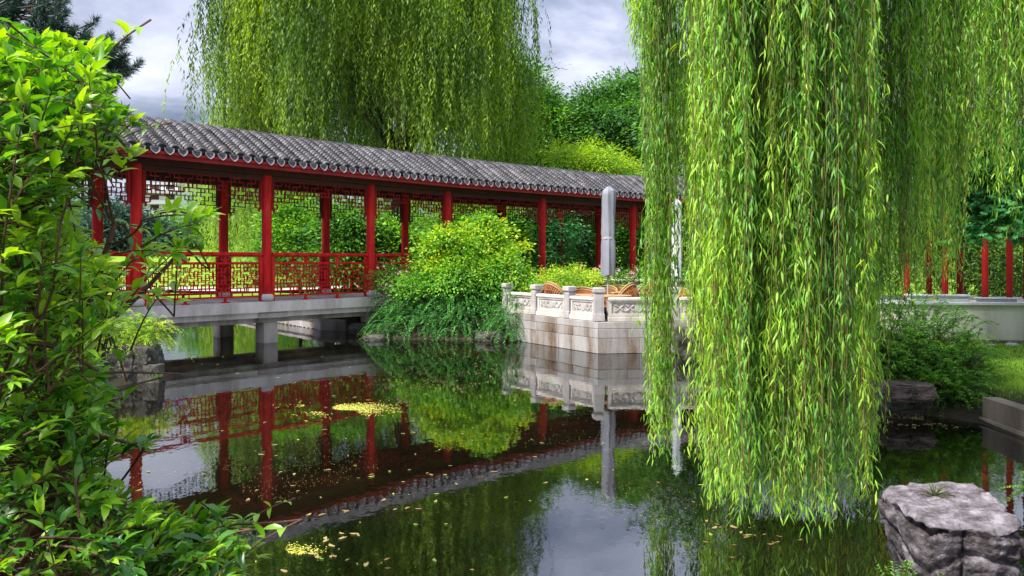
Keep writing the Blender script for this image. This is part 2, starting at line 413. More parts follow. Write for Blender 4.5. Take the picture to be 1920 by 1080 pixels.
def axis(cuts):
    out = []
    for (a, b, st) in cuts:
        k = max(1, int(round((b - a) / st)))
        out += list(np.linspace(a, b, k, endpoint=False))
    out.append(cuts[-1][1]); return np.array(out)
gx = axis([(-900, -200, 70), (-200, -60, 14), (-60, -26, 2), (-26, -8, .6), (-8, 8, .16), (8, 14, .5), (14, 60, 3), (60, 200, 14), (200, 900, 70)])
gy = axis([(-300, -20, 40), (-20, 0, 2), (0, 20, .16), (20, 32, .5), (32, 60, 1.5), (60, 120, 4), (120, 300, 20), (300, 1800, 150)])
GX, GY = np.meshgrid(gx, gy); GZ, GD = height(GX, GY)
nv = np.stack([GX.ravel(), GY.ravel(), GZ.ravel()], 1)
ny, nx = GX.shape
ii = np.arange(ny * nx).reshape(ny, nx)
q = np.stack([ii[:-1, :-1], ii[:-1, 1:], ii[1:, 1:], ii[1:, :-1]], -1).reshape(-1)
gme = np_mesh('ground', nv, q, np.full((ny - 1) * (nx - 1), 4), M['ground'], smooth=True)
grassy = ss(.35, .8, GD) * np.where((GY > 26) | (GX > 4.7), 1.0, 0.0) * np.where((GY > 12.5) & (GY < 26), .2, 1)
ga = gme.attributes.new('grassy', 'FLOAT', 'POINT'); ga.data.foreach_set('value', grassy.ravel().astype(np.float32))
tag(put('ground', gme), kind='structure')

wm = MB(); wm.add([(-30, 1, 0), (12, 1, 0), (12, 32, 0), (-30, 32, 0)], [(0, 1, 2, 3)])
tag(wm.build('pond_water', M['water']), kind='structure')

# pale gravel path beyond the pond
pm = MB()
pts = [(-30, 34), (-16, 33.0), (-10, 32.6), (-4, 31.5), (2, 31), (10, 31)]
P = []
for (x, y) in pts:
    for o in (-.9, .9):
        z = float(height(np.array([x]), np.array([y + o * 1.6]))[0][0]) + .05
        P.append((x, y + o * 1.6, z))
fs = [(2 * i, 2 * i + 2, 2 * i + 3, 2 * i + 1) for i in range(len(pts) - 1)]
pm.add(P, fs)
tag(pm.build('path', M['stone']), kind='structure')

# ---------------------------------------------------------------- the covered gallery
DZ = .80                                       # deck height
FP = [(-9.85, 9.40), (-8.15, 11.33), (-6.45, 13.27), (-4.79, 15.10), (-3.11, 17.00), (-1.57, 18.66), (.81, 20.72), (3.61, 23.10), (6.9, 24.2), (10.3, 25.3)]
WID = 1.7; OV = .45
KINK = [0, 5, 7, 9]                            # indices where the roof line bends
KP = [FP[i] for i in KINK]
gal = empty('covered_gallery', (-4.79, 15.1, DZ), 'long red covered gallery with curved grey tiled roof crossing the pond on stone piers', 'gallery')

mb = MB(); sweep(mb, KP, [(-.26, DZ), (-.26, DZ - .19), (WID + .26, DZ - .19), (WID + .26, DZ)], .6); mb.build('deck', M['stone'], gal)
mb = MB(); sweep(mb, KP, [(-.20, DZ - .193), (-.20, DZ - .30), (.12, DZ - .30), (.12, DZ - .193)], .45)
sweep(mb, KP, [(WID - .12, DZ - .193), (WID - .12, DZ - .30), (WID + .2, DZ - .30), (WID + .2, DZ - .193)], .4)
mb.build('deck_beam', M['stone'], gal)
mb = MB(); sweep(mb, KP, [(-.12, DZ - .303), (-.12, DZ - .40), (.1, DZ - .40), (.1, DZ - .303)], .1)
sweep(mb, KP, [(WID - .1, DZ - .303), (WID - .1, DZ - .40), (WID + .12, DZ - .40), (WID + .12, DZ - .303)], .1)
mb.build('under_beam', M['pier'], gal)

def gpos(i, o):
    """column position i with a sideways offset o, square to its own segment"""
    return mitre(FP, i, o)

LT = DZ + 2.36; LB = LT - .42                  # lattice frieze top and bottom
def column(i, o, short=False):
    x, y = gpos(i, o); d = udir(FP[max(0, i - 1)], FP[min(len(FP) - 1, i + 1)])
    mb = MB()
    mb.lathe((x, y, DZ + .14), [(.095, 0), (.095, LT + .2 - DZ - .14)], 18, .55)
    c = mb.build('column', M['red'], gal)
    b = MB(); b.lathe((x, y, DZ + .001), [(.085, 0), (.125, .03), (.135, .08), (.12, .125), (.10, .142)], 18, .7)
    b.build('column_base', M['stone'], c)
    return c
def pier(i, o):
    x, y = gpos(i, o); d = udir(FP[max(0, i - 1)], FP[min(len(FP) - 1, i + 1)])
    b = MB(); b.box((x, y, (DZ - .403 - .5) / 2), (.30, .30, DZ - .403 + .5), d, .4, .012)
    b.box((x, y, DZ - .26), (.62, .50, .10), d, .7, .006) if o == 0 else None
    b.build('pier', M['pier'], gal)
for i in range(1, 10):
    for o in (0, WID):
        column(i, o)
for i in (2, 3, 4):
    for o in (0, WID): pier(i, o)

# --- lattice panels --------------------------------------------------------
def lattice(mb, p0, p1, z0, z1, cell=.085, th=.017, dep=.026, cut=None, seed=0):
    """interlocking stepped bars between plan points p0, p1 and heights z0, z1, mirrored about the middle"""
    d = udir(p0, p1); Lg = math.hypot(p1[0] - p0[0], p1[1] - p0[1])
    nx = max(4, int(round(Lg / cell / 2)) * 2); nz = max(2, int(round((z1 - z0) / (cell))))
    cx, cz = Lg / nx, (z1 - z0) / nz
    def W_(u, z): return (p0[0] + d[0] * u, p0[1] + d[1] * u, z)
    def inside(i, j):      # cell i, j exists
        if cut is None: return True
        k = min(i, nx - 1 - i)
        return cut(k * cx, (nz - j) * cz, Lg)
    for j in range(nz + 1):
        run = None
        for i in range(nx + 1):
            k = i if i < nx / 2 else nx - 1 - i
            on = False
            if i < nx:
                a = inside(i, j) if j < nz else False; b = inside(i, j - 1) if j > 0 else False
                edge = (a != b) 
                on = edge or ((a and b) and ((k + 2 * j + seed) % 5 not in (0, 3)))
                if j == nz: on = True
            if on and run is None: run = i
            if (not on) and run is not None:
                u0, u1 = run * cx, i * cx
                mb.box(W_((u0 + u1) / 2, z0 + j * cz), (u1 - u0 + th, dep, th), d, .5); run = None
    for i in range(nx + 1):
        run = None
        for j in range(nz + 1):
            k = i if i <= nx / 2 else nx - i
            on = False
            if j < nz:
                a = inside(i, j) if i < nx else False; b = inside(i - 1, j) if i > 0 else False
                on = (a != b) or ((a and b) and ((2 * k + 4 * j + 1 + seed) % 5 not in (0, 2)))
            if on and run is None: run = j
            if (not on) and run is not None:
                v0, v1 = run * cz, j * cz
                mb.box(W_(i * cx, z0 + (v0 + v1) / 2), (th * .94, dep - .004, v1 - v0 + th * .8), d, .5); run = None

def frieze_cut(u, v, Lg):
    """cell at distance u from the nearer column, v above the bottom... v measured down from the top"""
    if u < .34: return v <= .43
    if u < .60: return v <= .35
    return v <= .27

def seg_pt(p0, p1, u):
    d = udir(p0, p1); return (p0[0] + d[0] * u, p0[1] + d[1] * u)

for i in range(1, 9):
    for o in (0, WID):
        p0, p1 = gpos(i, o), gpos(i + 1, o)
        Lg = math.hypot(p1[0] - p0[0], p1[1] - p0[1]); d = udir(p0, p1)
        a, b = seg_pt(p0, p1, .16), seg_pt(p0, p1, Lg - .16)
        mb = MB(); lattice(mb, a, b, LB, LT, .083, .016, .026, frieze_cut, i)
        # upright stiles beside the columns and their stepped feet
        for u in (.125, Lg - .125):
            q = seg_pt(p0, p1, u); mb.box((q[0], q[1], (LT + LB - .16) / 2), (.045, .05, LT - LB + .16), d, .6)
        for (u, s_) in ((.19, 1), (Lg - .19, -1)):
            for (du, z, w, h) in ((0, LB - .05, .09, .02), (.045 * s_, LB - .085, .02, .09), (0, LB - .13, .07, .02), (-.03 * s_, LB - .17, .03, .06)):
                q = seg_pt(p0, p1, u + du); mb.box((q[0], q[1], z), (w, .035, h), d, .6)
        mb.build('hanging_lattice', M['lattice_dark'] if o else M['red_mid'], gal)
        mb = MB(); q = seg_pt(p0, p1, Lg / 2)
        mb.box((q[0], q[1], LT + .045), (Lg - .19, .07, .085), d, .45)
        mb.build('lintel', M['red_dark'], gal)

mb = MB()
for o in (0, WID):
    sweep(mb, KP, [(o - .10, LT + .091), (o + .10, LT + .09), (o + .10, LT + .30), (o - .10, LT + .30)], .35)
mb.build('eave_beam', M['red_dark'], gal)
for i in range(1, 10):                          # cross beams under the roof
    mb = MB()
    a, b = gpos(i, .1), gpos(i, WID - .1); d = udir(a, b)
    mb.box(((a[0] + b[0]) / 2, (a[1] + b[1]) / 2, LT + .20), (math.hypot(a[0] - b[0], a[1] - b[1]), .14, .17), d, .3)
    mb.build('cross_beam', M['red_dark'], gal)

# --- roof ------------------------------------------------------------------
MID = WID / 2; HALF = MID + OV
EZ = DZ + 2.70; RZ = EZ + .66
def roof_z(o):
    """height of the roof surface at a sideways offset o from the front column line"""
    t = min(1.0, abs(o - MID) / HALF)
    return EZ + (RZ - EZ) * (1 - (t * t * .55 + .45 * t) if t < .25 else 1 - (.25 * .25 * .55 + .45 * .25) - (t - .25) * (1 - .146875) / .75)
mb = MB()
prof = [(o, roof_z(o) - .05) for o in np.linspace(MID - HALF + .03, MID + HALF - .03, 13)]
low = [(o, z - .05) for (o, z) in prof][::-1]
sweep(mb, KP, prof + low, .3)
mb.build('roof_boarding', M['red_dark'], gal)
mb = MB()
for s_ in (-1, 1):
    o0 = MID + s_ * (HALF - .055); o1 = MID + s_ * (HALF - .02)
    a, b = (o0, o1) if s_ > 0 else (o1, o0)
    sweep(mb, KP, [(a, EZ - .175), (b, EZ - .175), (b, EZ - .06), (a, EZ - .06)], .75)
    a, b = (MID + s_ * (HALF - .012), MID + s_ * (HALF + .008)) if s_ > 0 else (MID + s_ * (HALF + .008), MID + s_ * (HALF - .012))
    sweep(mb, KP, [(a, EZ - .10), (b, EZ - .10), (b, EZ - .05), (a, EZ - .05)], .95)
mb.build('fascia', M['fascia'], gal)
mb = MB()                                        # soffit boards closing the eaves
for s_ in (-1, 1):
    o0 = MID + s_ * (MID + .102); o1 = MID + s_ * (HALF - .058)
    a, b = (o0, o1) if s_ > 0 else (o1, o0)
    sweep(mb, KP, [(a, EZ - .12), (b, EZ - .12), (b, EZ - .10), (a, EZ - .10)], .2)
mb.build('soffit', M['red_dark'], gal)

def tile_rows(kp, step, exposure, half, mid, zf, name, parent, matr, mat_drip, seg_range=None):
    V = []; Q = []; T = []; dripmb = MB(); mouth = MB()
    nb = 0
    # profile across one row: a cover tile over a pan
    cover = [(-.085 * math.cos(t), .068 * math.sin(t)) for t in np.linspace(0, pi, 8)]
    w = step
    across = [(a / .17 * w * .64, b) for (a, b) in cover] + [(w * .36, -.012), (w * .5, -.028), (w * .64, -.012)]
    oo = [mid - half]
    o = mid - half; offs = [o]
    while o < mid + half - 1e-6:
        do = exposure * .87 if abs(o - mid) > .3 else exposure * .98
        o = min(o + do, mid + half); offs.append(o)
    for si in range(len(kp) - 1):
        A, B = np.array(kp[si]), np.array(kp[si + 1])
        Lg = np.linalg.norm(B - A); d = (B - A) / Lg; n = np.array([-d[1], d[0]])
        def shift(pi_):
            """how far along the segment the mitre line runs per metre of offset at its ends"""
            if pi_ <= 0 or pi_ >= len(kp) - 1: return 0
            d0 = udir(kp[pi_ - 1], kp[pi_]); d1 = udir(kp[pi_], kp[pi_ + 1])
            ang = math.atan2(d0[0] * d1[1] - d0[1] * d1[0], d0.dot(d1)); return math.tan(ang / 2)
        s0, s1 = shift(si), shift(si + 1)
        cnt = int(round(Lg / step)); st = Lg / cnt
        for r in range(cnt):
            t0 = (r + .5) * st
            tint = random.random()
            wob = random.uniform(-.011, .011)
            ring = []
            def place(u, o, z):
                tt = t0 + u
                bl0 = max(0, 1 - tt / 1.3); bl1 = max(0, 1 - (Lg - tt) / 1.3)
                tt2 = tt + o * (s0 * bl0 - s1 * bl1)
                p = A + d * tt2 + n * o
                return (p[0], p[1], z)
            # each course: a lower ring raised, an upper ring tucked in
            def courses(side):
                seq = [x for x in offs if (x - mid) * side >= -1e-6]
                seq = sorted(seq, key=lambda x: -abs(x - mid))
                return seq
            for side in (-1, 1):
                seq = courses(side)
                if abs(seq[-1] - mid) > .01: seq.append(mid)
                for ci in range(len(seq) - 1):
                    oa, ob = seq[ci], seq[ci + 1]
                    jit = random.uniform(-.006, .006)
                    tt = min(1, max(0, tint * .5 + random.random() * .5))
                    base = len(V)
                    for (oq, up, inner) in ((oa, .030, 0), (oa, .030, 1), (ob, .0, 1)):
                        for (u, h) in across:
                            hh = h + up if inner else h - .012
                            V.append(place(u + wob + jit, oq, zf(oq) + (hh if inner else h - .004) + (0 if abs(oq - mid) > .02 else -.0)))
                    m = len(across)
                    for rr in range(2):
                        for k in range(m - 1):
                            a = base + rr * m + k
                            f = (a, a + 1, a + 1 + m, a + m)
                            if side < 0: f = f
                            else: f = f[::-1]
                            Q.extend(f); T.append(tt)
            # dark end plate and heart shaped drip tile at each eave
            for side in (-1, 1):
                oe = mid + side * (half + .012); ze = zf(mid + side * half)
                u0 = w * .5 + wob
                P = []
                mo = []
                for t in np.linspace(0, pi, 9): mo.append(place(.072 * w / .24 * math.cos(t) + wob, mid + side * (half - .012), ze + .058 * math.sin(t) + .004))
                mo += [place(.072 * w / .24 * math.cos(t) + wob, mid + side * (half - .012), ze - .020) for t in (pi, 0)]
                dripmb.add(mo, [tuple(range(11))], -1.0)  # half-disc painted near black for the shade inside the cover tile's mouth
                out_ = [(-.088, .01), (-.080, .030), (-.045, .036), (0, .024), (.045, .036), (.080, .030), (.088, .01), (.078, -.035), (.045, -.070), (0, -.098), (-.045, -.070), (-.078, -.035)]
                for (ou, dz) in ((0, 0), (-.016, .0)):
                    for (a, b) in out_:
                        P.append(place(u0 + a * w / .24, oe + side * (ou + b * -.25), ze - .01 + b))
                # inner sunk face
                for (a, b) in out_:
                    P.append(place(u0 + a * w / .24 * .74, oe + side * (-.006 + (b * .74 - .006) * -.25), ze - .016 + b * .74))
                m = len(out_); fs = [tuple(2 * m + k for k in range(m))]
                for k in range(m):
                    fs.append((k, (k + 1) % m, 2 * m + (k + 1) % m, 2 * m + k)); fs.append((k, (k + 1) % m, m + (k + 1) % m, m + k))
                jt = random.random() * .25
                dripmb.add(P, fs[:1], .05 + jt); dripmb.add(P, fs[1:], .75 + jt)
    me = np_mesh(name, np.array(V), Q, np.full(len(T), 4), matr, T)
    o_ = put(name, me, parent)
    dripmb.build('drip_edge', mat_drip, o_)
    return o_
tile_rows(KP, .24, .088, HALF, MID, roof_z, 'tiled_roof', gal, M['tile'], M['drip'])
# shade under the cover tile ends is painted into the drip mesh
# --- railings --------------------------------------------------------------
def railing(p0, p1, parent, mat, ends=(True, True), lat=True, seed=0):
    d = udir(p0, p1); Lg = math.hypot(p1[0] - p0[0], p1[1] - p0[1])
    a, b = .10, Lg - .10; mb = MB()
    def B(u, z, lu, dep, h, t=.5):
        q = seg_pt(p0, p1, u); mb.box((q[0], q[1], z), (lu, dep, h), d, t)
    mid = (a + b) / 2; ln = b - a
    B(mid, DZ + .925, ln, .10, .055, .7)                 # hand rail
    B(mid, DZ + .885, ln - .004, .06, .024, .4)
    B(mid, DZ + .745, ln - .12, .052, .034, .6)
    B(mid, DZ + .105, ln - .12, .05, .032, .5)
    for u in (a + .032, b - .032): B(u, DZ + .44, .062, .056, .862, .5)
    for k in range(2):                                    # ornaments below the hand rail
        u = a + ln * (k + 1) / 3
        for (du, dz, w, h) in ((0, .815, .05, .10), (-.05, .805, .06, .03), (.05, .805, .06, .03), (-.075, .825, .02, .05), (.075, .825, .02, .05)):
            B(u + du, DZ + dz, w, .03, h, .5)
    for k in range(2):
        u = a + ln * (k + 1) / 3; B(u, DZ + .045, .045, .04, .086, .5); B(u, DZ + .010, .13, .10, .018, .4)
    for k in range(int(ln / .22)):
        u = a + .1 + (ln - .2) * (k + .5) / int(ln / .22); B(u, DZ + .16, .016, .022, .078, .4)
    q0, q1 = seg_pt(p0, p1, a + .064), seg_pt(p0, p1, b - .064)
    lattice(mb, q0, q1, DZ + .20, DZ + .728, .076, .016, .026, None, seed)
    mb.build('railing', mat, parent)
endp = seg_pt(FP[4], FP[5], 1.62)
for i in range(1, 4):
    railing(gpos(i, 0), gpos(i + 1, 0), gal, M['red'], seed=i)
    railing(gpos(i, WID), gpos(i + 1, WID), gal, M['red'], seed=i + 2)
railing(FP[4], endp, gal, M['red'], seed=1)
mb = MB(); mb.box((endp[0], endp[1], DZ + .50), (.09, .09, 1.0), udir(FP[4], FP[5]), .6, .01); mb.build('end_post', M['red'], gal)
# extra column of the wing that branches off behind
mb = MB(); mb.lathe((1.60, 25.6, DZ), [(.10, 0), (.10, 2.4)], 14, .5); mb.build('column', M['red'], gal)
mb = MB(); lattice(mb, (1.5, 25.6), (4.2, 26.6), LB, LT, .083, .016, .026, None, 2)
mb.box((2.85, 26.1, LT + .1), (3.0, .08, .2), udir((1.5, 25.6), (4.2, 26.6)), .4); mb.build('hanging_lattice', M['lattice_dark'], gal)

# ---------------------------------------------------------------- stone edging behind the bridge
ed = MB(); line = [(-3.75, 17.45), (-4.40, 17.75), (-6.1, 19.85), (-9.0, 24.0), (-12, 27)]
sweep(ed, line, [(0, .20), (0, -.5), (-.35, -.5), (-.35, .20)], .5)
sweep(ed, line, [(.04, .262), (.04, .203), (-.39, .203), (-.39, .262)], .8)
tag(ed.build('edging_wall', M['stone_wall']), 'low stone pond edging running away behind the bridge deck', 'wall')
ab = MB(); ab.box((-2.25, 17.9, .1), (1.7, 2.6, .9), (.745, .67), .2, .02); 
tag(ab.build('abutment', M['pier']), 'dark stone abutment under the right end of the bridge deck', 'abutment')

# ---------------------------------------------------------------- stone terrace
TA, TB = np.array([.30, 15.01]), np.array([1.47, 13.20])
TC = np.array([4.9, 13.60])
dl = udir(TA, TB); dr = udir(TB, TC)
TA2 = TB - dl * 3.15
ter = empty('stone_terrace', (1.47, 13.2, 0), 'stained stone terrace with carved parapet panels and posts jutting into the pond', 'terrace')
def courses(p0, p1, name):
    mb = MB(); d = udir(p0, p1); n = np.array([-d[1], d[0]]); Lg = float(np.linalg.norm(np.array(p1) - np.array(p0)))
    for (z0, z1, bl, out) in ((-.5, .0, 1.1, .02), (.0, .265, .62, .0), (.265, .425, .52, .0), (.425, .545, .95, -.0)):
        u = -0.0; k = 0
        while u < Lg - 1e-3:
            w = min(bl * random.uniform(.6, 1.35), Lg - u)
            if Lg - u - w < .2: w = Lg - u
            c = np.array(p0) + d * (u + w / 2) + n * (.15 - out / 2)
            mb.box((c[0], c[1], (z0 + z1) / 2), (w - .006, .30 + out + random.uniform(-.006, .006), z1 - z0 - .006), d, random.random(), .006)
            u += w; k += 1
    # recessed backing so the joints are dark, never open
    c = np.array(p0) + d * (Lg / 2) + n * .16
    mb.box((c[0], c[1], .02), (Lg - .02, .28, 1.03), d, .05)
    return mb.build(name, M['stone_wall'], ter)
nl = np.array([-dl[1], dl[0]]); nr = np.array([-dr[1], dr[0]])
courses(TA2, TB, 'coursed_wall'); courses(TB + dr * .003, TC, 'coursed_wall')
fl = MB(); 
flo = [tuple(TA2 + nl * .25), tuple(TB + nl * .25 + nr * .2), tuple(TC + nr * .25), (5.5, 17.2), (0.5, 17.6)]
fl.add([(x, y, z) for z in (.12, .223) for (x, y) in flo], [(4, 3, 2, 1, 0), (5, 6, 7, 8, 9)] + [(k, (k + 1) % 5, 5 + (k + 1) % 5, 5 + k) for k in range(5)], .6)
fl.build('terrace_floor', M['stone'], ter)

def post(c, d):
    mb = MB(); mb.box((c[0], c[1], .78), (.155, .155, .47), d, .6, .008)
    mb.box((c[0], c[1], .615), (.175, .175, .13), d, .6, .006)
    mb.box((c[0], c[1], 1.028), (.125, .125, .03), d, .4)
    mb.box((c[0], c[1], 1.085), (.185, .185, .09), d, .85, .014)
    for s_ in (-1, 1):                                  # raised field on the faces
        n = np.array([-d[1], d[0]]) * s_ * .079
        mb.box((c[0] + n[0], c[1] + n[1], .80), (.09, .006, .34), d, .7)
    mb.build('post', M['relief'], ter)

def panel(p0, p1):
    d = udir(p0, p1); n = np.array([-d[1], d[0]]); Lg = float(np.linalg.norm(np.array(p1) - np.array(p0)))
    mid = np.array(p0) + d * Lg / 2
    mb = MB()
    mb.box((mid[0], mid[1], .582), (Lg, .15, .075), d, .5, .006)       # plinth
    mb.box((mid[0], mid[1], .635), (Lg - .01, .12, .034), d, .4)
    mb.box((mid[0], mid[1], .777), (Lg - .012, .05, .255), d, .35)     # sunk field
    mb.box((mid[0], mid[1], .930), (Lg - .004, .14, .055), d, .8, .012)  # coping
    mb.box((mid[0], mid[1], .888), (Lg - .012, .09, .032), d, .6)
    mb.box((mid[0], mid[1], .667), (Lg - .012, .09, .034), d, .6)
    for s_ in (-1, 1):
        c = np.array(p0) + d * (Lg / 2 + s_ * (Lg / 2 - .032)); mb.box((c[0], c[1], .777), (.045, .09, .190), d, .6)
    pa = mb.build('carved_panel', M['stone'], ter)
    rl = MB()
    def pt(u, z, off): q = mid + d * u - n * off; return (q[0], q[1], z)
    r = .066; off = .030
    disc = [pt(0, .777, off + .012)] + [pt(r * math.cos(t), .777 + r * math.sin(t), off + .006) for t in np.linspace(0, 2 * pi, 18, endpoint=False)] + \
           [pt(r * 1.1 * math.cos(t), .777 + r * 1.1 * math.sin(t), off - .008) for t in np.linspace(0, 2 * pi, 18, endpoint=False)]
    rl.add(disc, [(0, 1 + k, 1 + (k + 1) % 18) for k in range(18)] + [(1 + k, 19 + k, 19 + (k + 1) % 18, 1 + (k + 1) % 18) for k in range(18)], .9, True)
    w = Lg / 2 - .08
    for s_ in (-1, 1):
        for sv in (-1, 1):
            # S shaped scrolls beside the disc, curling at the ends
            pts = []
            for t in np.linspace(0, 1, 22):
                u = .075 + (w - .09) * t
                z = .777 + sv * .052 * math.cos(t * pi * 2.0 + .3) 
                pts.append(pt(s_ * u, z, off))
            rl.tube(pts, [.011 + .005 * math.sin(k * 1.1) for k in range(22)], 6, .8)
            for (cu, cz, rr) in ((.40 * w, .045, .026), (.86 * w, .03, .03), (.62 * w, -.02, .02)):
                pts = [pt(s_ * (cu + (rr - .0022 * k) * math.cos(k * .55)), .777 + sv * cz + (rr - .0022 * k) * math.sin(k * .55), off) for k in range(11)]
                rl.tube(pts, .0085, 5, .8)
    rl.build('scroll_relief', M['relief'], pa)
cuts = [0.09, 0.965, 2.02, 3.07]
for i, t in enumerate(cuts):
    c = TB - dl * t + nl * .12 if i else TB - dl * .11 + nl * .10
    post(c, dl if i else dr)
for i in range(3):
    t0, t1 = cuts[i], cuts[i + 1]
    panel(TB - dl * (t1 - .09) + nl * .12, TB - dl * (t0 + (.10 if i == 0 else .085)) + nl * .12)
rc = [0.11, 1.35, 2.5, 3.4]
for i in range(3):
    panel(TB + dr * (rc[i] + .085) + nr * .10, TB + dr * (rc[i + 1] - .085) + nr * .10)
    post(TB + dr * rc[i + 1] + nr * .10, dr)
# low back wall of the terrace
bw = MB(); bw.box((3.3, 17.2, .75), (4.6, .22, .75), (1, -.05), .5, .01); bw.box((3.3, 17.2, 1.15), (4.7, .30, .05), (1, -.05), .8, .01)
tag(bw.build('garden_wall', M['stone']), 'low pale stone wall at the back of the terrace below the pink flowers', 'wall')

# ---------------------------------------------------------------- right hand gallery and its plinth
WA, WB = (4.2, 12.35), (10.2, 11.25); wd = udir(WA, WB)
pw = MB()
c = ((WA[0] + WB[0]) / 2, (WA[1] + WB[1]) / 2); wl = math.hypot(WB[0] - WA[0], WB[1] - WA[1])
pw.box((c[0], c[1], .67), (wl, .26, .50), wd, .5)
pw.box((c[0], c[1], .36), (wl, .30, .16), wd, .02)
pw.box((c[0], c[1], .945), (wl, .34, .05), wd, .8, .01)
pl_ = empty('plinth_wall', (c[0], c[1], .3), 'pale plastered wall with dark footing and grey coping behind the right lawn', 'wall')
q = MB(); q.box((c[0], c[1], .66), (wl, .26, .516), wd, .5); q.build('plaster_face', M['plaster'], pl_)
q = MB(); q.box((c[0], c[1], .30), (wl, .31, .20), wd, .1, .006); q.build('footing', M['concrete'], pl_)
q = MB(); q.box((c[0], c[1], .945), (wl + .02, .36, .052), wd, .8, .01); q.build('coping', M['grey_block'], pl_)
wn = np.array([-wd[1], wd[0]])
rg = empty('pavilion', (6.6, 12.6, .9), 'red columned open pavilion with grey tiled roof behind the willow and maple', 'pavilion')
fm = MB(); cc = np.array(c) + wn * 1.45; fm.box((cc[0], cc[1], .60), (wl, 2.5, .66), wd, .5); fm.build('floor', M['stone'], rg)
def wcol(xpix, back, rad=.046, h=2.35):
    # where the sight line of a column meets the line parallel to the wall
    a = np.array(WA) + wn * back; k = (xpix - CX) / F
    t = (k * a[1] - a[0]) / (wd[0] - k * wd[1]); p = a + wd * t
    mb = MB(); mb.lathe((p[0], p[1], .935), [(rad * 1.25, 0), (rad * 1.25, .05), (rad, .06), (rad, h)], 14, .5)
    mb.build('column', M['red_mid'], rg); return p
for xp in (1700, 1772, 1847, 1893, 1985): wcol(xp, .34)
for xp in (1640, 1742, 1800, 1925): wcol(xp, 1.9, .05)
for bk in (.34, 1.9):
    q = MB(); a = np.array(WA) + wn * bk + wd * wl / 2; q.box((a[0], a[1], 3.2), (wl, .12, .2), wd, .4)
    q.build('eave_beam', M['red_dark'], rg)
PA = np.array(WA) + wn * .34 - wd * .2; PB = np.array(WB) + wn * .34
def roof_z2(o):
    t = min(1.0, abs(o - .8) / 1.3); return 3.38 + .66 * (1 - t)
q = MB(); prof = [(o, roof_z2(o) - .05) for o in (-.48, .8, 2.08)]
sweep(q, [tuple(PA), tuple(PB)], prof + [(o, z - .05) for (o, z) in prof][::-1], .3); q.build('roof_boarding', M['red_dark'], rg)
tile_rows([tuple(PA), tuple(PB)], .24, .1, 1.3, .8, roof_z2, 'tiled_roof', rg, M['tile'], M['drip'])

# blocks lying on the coping
for (xp, w, lab) in ((1722, .34, 'white stone block on the coping behind the willow tips'), (1788, .40, 'grey bench block on the coping right of a red column'), (1868, .55, 'long low grey block on the coping at the far right')):
    a = np.array(WA) + wn * .02; k = (xp - CX) / F; t = (k * a[1] - a[0]) / (wd[0] - k * wd[1]); p = a + wd * t
    o = empty('stone_block', (p[0], p[1], .972), lab, 'stone block', 'stone blocks on the coping')
    hgt = .10 if xp < 1850 else .055
    q = MB(); q.box((p[0], p[1], .972 + hgt * .36), (w * .9, .2, hgt * .72), wd, .5, .008); q.build('base', M['grey_block'], o)
    q = MB(); q.box((p[0], p[1], .974 + hgt * .86), (w, .25, hgt * .28), wd, .9, .006); q.build('slab', M['fabric_white'] if xp < 1750 else M['grey_block'], o)

# retaining wall of the right lawn
rw = MB(); line = [(4.66, 7.66), (4.62, 6.95), (4.50, 6.15), (3.28, 4.42), (2.75, 3.7)]
sweep(rw, line, [(0, .245), (0, -.5), (.16, -.5), (.16, .245)], .4)
sweep(rw, line, [(-.035, .05), (-.035, -.5), (-.003, -.5), (-.003, .05)], .8)
rwo = rw.build('retaining_wall', M['concrete']); tag(rwo, 'stained concrete retaining wall holding the lawn above the pond at right', 'wall')
# ================================================================ vegetation
def nrm(a): return a / (np.linalg.norm(a, axis=-1, keepdims=True) + 1e-9)

def diamond_leaves(pos, axis_, normal, length, width, fold=.25, shape='diamond'):
    """one leaf per row: (N,3) base, direction, normal; returns verts, idx, counts, nfaces per leaf"""
    axis_ = nrm(axis_); side = nrm(np.cross(axis_, normal)); nn = np.cross(side, axis_)
    l = length[:, None]; w = width[:, None]
    if shape == 'diamond':
        v = np.stack([pos, pos + axis_ * l * .45 + side * w * .5 + nn * w * fold, pos + axis_ * l, pos + axis_ * l * .45 - side * w * .5 + nn * w * fold], 1)
        k = 4; idx = np.arange(len(pos) * 4); cnt = np.full(len(pos), 4); nf = 1
    elif shape == 'lance':     # long narrow leaf, drooping tip
        tip = pos + axis_ * l - nn * l * .16
        m1 = pos + axis_ * l * .30 + nn * l * .03; m2 = pos + axis_ * l * .66 + nn * l * -.02
        v = np.stack([pos, m1 + side * w * .5, m2 + side * w * .42, tip, m2 - side * w * .42, m1 - side * w * .5], 1)
        b = (np.arange(len(pos)) * 6)[:, None]
        idx = (b + np.array([[0, 1, 5, 1, 2, 4, 5, 2, 3, 4]])).ravel(); cnt = np.tile([3, 4, 3], len(pos)); nf = 3
    elif shape == 'broad':     # folded, arched leaf with a midrib
        st = [(.18, .62, .02), (.42, 1.0, .03), (.70, .72, -.02)]
        arr = [pos]
        for (t, ww, h) in st:
            c = pos + axis_ * l * t + nn * l * h
            arr += [c + side * w * .5 * ww + nn * w * fold * ww, c, c - side * w * .5 * ww + nn * w * fold * ww]
        arr.append(pos + axis_ * l - nn * l * .13)
        v = np.stack(arr, 1); b = (np.arange(len(pos)) * 11)[:, None]
        f = [0, 1, 2, 0, 2, 3, 1, 4, 5, 2, 2, 5, 6, 3, 4, 7, 8, 5, 5, 8, 9, 6, 7, 10, 8, 8, 10, 9]
        idx = (b + np.array([f])).ravel(); cnt = np.tile([3, 3, 4, 4, 4, 4, 3, 3], len(pos)); nf = 8
    return v.reshape(-1, 3), idx, cnt, nf

